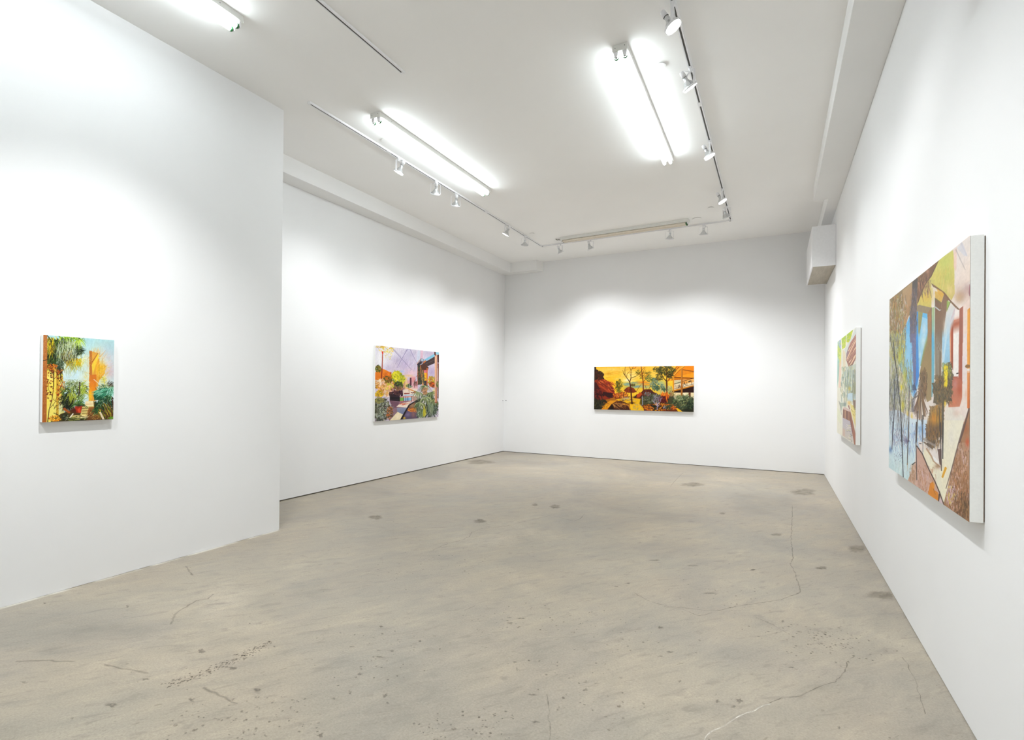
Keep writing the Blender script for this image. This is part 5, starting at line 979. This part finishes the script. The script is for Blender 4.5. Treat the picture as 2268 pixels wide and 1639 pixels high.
LAMPS = [
 (XTL, 5.294, NS, (-1.44, -.3, -2.5), 'white track lamp nearest the camera on the left track, tilted to the wall'),
 (XTL, 6.114, NS, (-1.44, 1.35, -3.0), 'white track lamp second from the camera on the left track'),
 (XTL, 6.645, NS, (-1.30, 1.25, -3.0), 'white track lamp third from the camera on the left track'),
 (XTL, 8.300, NS, (-1.44, -.35, -2.7), 'white track lamp with thin bright lens, fourth from the camera on the left track'),
 (XTL, 9.095, NS, (-1.0, 1.2, -3.2), 'white track lamp last on the left track, just before the far corner'),
 (-3.78, YTF, EW, (1.2, 1.3, -3.1), 'white track lamp leftmost on the far track, below the unlit strip light'),
 (-3.157, YTF, EW, (.8, 1.3, -3.2), 'white track lamp second from the left on the far track'),
 (-1.688, YTF, EW, (-.5, 1.2, -3.6), 'white track lamp third from the left on the far track'),
 (-1.12, YTF, EW, (-.3, 1.2, -3.6), 'white track lamp rightmost on the far track, next to the right corner'),
 (XTR, 9.030, NS, (.9, 1.2, -3.0), 'grey looking track lamp with hidden lens on the right track, next to the far corner'),
 (XTR, 8.230, NS, (1.4, -.06, -2.6), 'white track lamp with glowing oval lens, fourth from the camera on the right track'),
 (XTR, 6.570, NS, (1.4, .2, -2.7), 'white track lamp with glowing lens, third from the camera on the right track'),
 (XTR, 4.990, NS, (1.4, 1.05, -2.6), 'white track lamp seen side on, second from the camera on the right track'),
 (XTR, 4.090, NS, (1.4, .1, -2.4), 'white track lamp with the largest glowing lens, at the top edge of the photo'),
]
LAMPS += [  # unseen lamps added to lift the near walls and canvases
 (-3.022, 1.95, NS, (-1.5, .3, -2.9), 'added track lamp out of view on the short near track, aimed at the garden canvas'),
 (-3.022, .30, NS, (-1.5, 1.2, -3.0), 'added track lamp out of view at the near end of the short track'),
 (XTR, 2.75, NS, (1.4, .4, -4.4), 'added track lamp out of view on the right track, aimed at the large canvas'),
 (XTR, 1.35, NS, (1.4, .1, -4.4), 'added track lamp out of view at the near end of the right track'),
]
LAMP_POWER = [0.66, 0.42, 0.36, 0.67, 1.25, 0.72, 0.47, 0.47, 0.76, 1.2, 0.56, 0.44, 0.42, 0.52, 1.4, 0.9, 0.9, 1.0]
for i, (x, y, a, aim, lab) in enumerate(LAMPS):
    if y == YTF: y = YTF-SK*(x-XTL)/3.5
    track_lamp(x, y, a, aim, lab, LAMP_POWER[i], i+1, 92 if 'out of view' in lab else 112)

# ------------------------------------------------------------------ paintings on stretched canvas
def painting(g, name, org, ux, nrm, w, h, depth, gap, label, gain=.86):
    """org = lower left corner of the canvas on the wall (seen from the room), ux = direction along the wall, nrm = into the room"""
    t = empty('painting', org); ux = Vector(ux); nr = Vector(nrm)
    def P(a, b, z): return ux*a+nr*b+Vector((0, 0, z))
    def bx(a0, a1, b0, b1, z0, z1):
        return ([P(a0, b0, z0), P(a1, b0, z0), P(a1, b1, z0), P(a0, b1, z0), P(a0, b0, z1), P(a1, b0, z1), P(a1, b1, z1), P(a0, b1, z1)],
                [(0, 3, 2, 1), (4, 5, 6, 7), (0, 1, 5, 4), (1, 2, 6, 5), (2, 3, 7, 6), (3, 0, 4, 7)])
    MB().add(*bx(0, w, gap, depth-.0006, 0, h)).build('canvas', M['canvas'], t, .0025)
    st = MB(); i = .006
    for a0, a1, z0, z1 in ((i, w-i, i, .05), (i, w-i, h-.05, h-i), (i, .05, .05, h-.05), (w-.05, w-i, .05, h-.05)): st.add(*bx(a0, a1, .0005, gap, z0, z1))
    s_ = st.build('stretcher_frame', M['stretcher'], t); s_['label'] = 'brown stretcher frame'
    H, W_ = g.h, g.w
    U, V = np.meshgrid(np.linspace(0, w, W_), np.linspace(h, 0, H))
    co = np.zeros((H*W_, 3)); co[:] = np.array(nr)*depth; co += U.reshape(-1, 1)*np.array(ux); co[:, 2] += V.reshape(-1)
    idx = np.arange(H*W_).reshape(H, W_)
    q = np.stack([idx[1:, :-1], idx[1:, 1:], idx[:-1, 1:], idx[:-1, :-1]], -1).reshape(-1, 4)
    me = bpy.data.meshes.new('painted_surface'); me.vertices.add(H*W_); me.vertices.foreach_set('co', co.ravel())
    me.loops.add(q.size); me.loops.foreach_set('vertex_index', q.ravel().astype(np.int32))
    me.polygons.add(len(q)); me.polygons.foreach_set('loop_start', (np.arange(len(q))*4).astype(np.int32)); me.polygons.foreach_set('loop_total', np.full(len(q), 4, np.int32))
    me.update(calc_edges=True)
    a = g.a.reshape(-1, 3); lin = np.where(a <= .04045, a/12.92, ((a+.055)/1.055)**2.4)**1.10*gain
    at = me.color_attributes.new('pigment', 'FLOAT_COLOR', 'POINT'); at.data.foreach_set('color', np.c_[lin, np.ones(len(lin))].ravel())
    k = N('oil_paint_'+name); c = k.n('ShaderNodeVertexColor', _layer_name='pigment')
    k.l(c.outputs['Color'], k.b.inputs['Base Color']); k.b.inputs['Roughness'].default_value = .55; k.b.inputs['Specular IOR Level'].default_value = .2
    k.bump(k.noise(k.coords(), 260, 3), .15, .002)
    me.materials.append(k.m)
    o = bpy.data.objects.new('painted_surface', me); col.objects.link(o); o.parent = t
    return tag(t, label, 'painting')
painting(paint_garden(), 'garden', (XP, 1.775, 1.232), (0, 1, 0), (1, 0, 0), .452, .613, .040, .003, 'small canvas of a garden with palms and a red pot, on the near left partition')
painting(paint_terrace(), 'terrace', (XL, 6.58, .946), (0, 1, 0), (1, 0, 0), 1.82, 1.223, .032, .003, 'square canvas of a lilac sky over a terrace and palms, on the far left wall')
painting(paint_sunset(), 'sunset', (-3.46, YB, 1.058), (1, 0, 0), (0, -1, 0), 2.03, .918, .040, .003, 'long orange and yellow sunset landscape canvas on the back wall')
painting(paint_glasshouse(), 'glasshouse', (XR, 8.425, .946), (0, -1, 0), (-1, 0, 0), 1.85, 1.21, .048, .005, 'pale pastel canvas on the right wall, the farther of the two there', .92)
painting(paint_verandah(), 'verandah', (XR, 4.729, .953), (0, -1, 0), (-1, 0, 0), 1.803, 1.209, .0505, .004, 'large canvas of trees and a blue doorway, nearest the camera on the right wall', .84)

# ------------------------------------------------------------------ light, camera, view
w = bpy.data.worlds.new('world'); scene.world = w; w.use_nodes = True
w.node_tree.nodes['Background'].inputs[0].default_value = (0, 0, 0, 1); w.node_tree.nodes['Background'].inputs[1].default_value = 0
cd = bpy.data.cameras.new('camera'); cam = bpy.data.objects.new('camera', cd); col.objects.link(cam)
yaw, pitch, roll = .4956, .0055, .0087
F = Vector((-math.sin(yaw)*math.cos(pitch), math.cos(yaw)*math.cos(pitch), math.sin(pitch)))
R0 = Vector((math.cos(yaw), math.sin(yaw), 0)); U0 = R0.cross(F)
Rr = R0*math.cos(roll)+U0*math.sin(roll); Ur = U0*math.cos(roll)-R0*math.sin(roll)
cam.matrix_world = Matrix(((Rr.x, Ur.x, -F.x, 0), (Rr.y, Ur.y, -F.y, 0), (Rr.z, Ur.z, -F.z, 1.5), (0, 0, 0, 1)))
cd.sensor_width = 36; cd.lens = 1173.5186/2268*36
cd.shift_x = (1134-1084.027)/2268; cd.shift_y = (852.82-819.5)/2268; cd.clip_start = .01
scene.camera = cam
scene.cycles.max_bounces = 10; scene.cycles.diffuse_bounces = 7; scene.cycles.glossy_bounces = 3; scene.cycles.transmission_bounces = 2
scene.cycles.adaptive_threshold = .03
scene.cycles.sample_clamp_indirect = 4.0; scene.cycles.caustics_reflective = False; scene.cycles.caustics_refractive = False
vs_ = scene.view_settings
scene.display_settings.display_device = 'sRGB'
vs_.view_transform = 'Standard'; vs_.look = 'None'; vs_.gamma = 1; vs_.use_curve_mapping = False
vs_.exposure = EXPOSURE
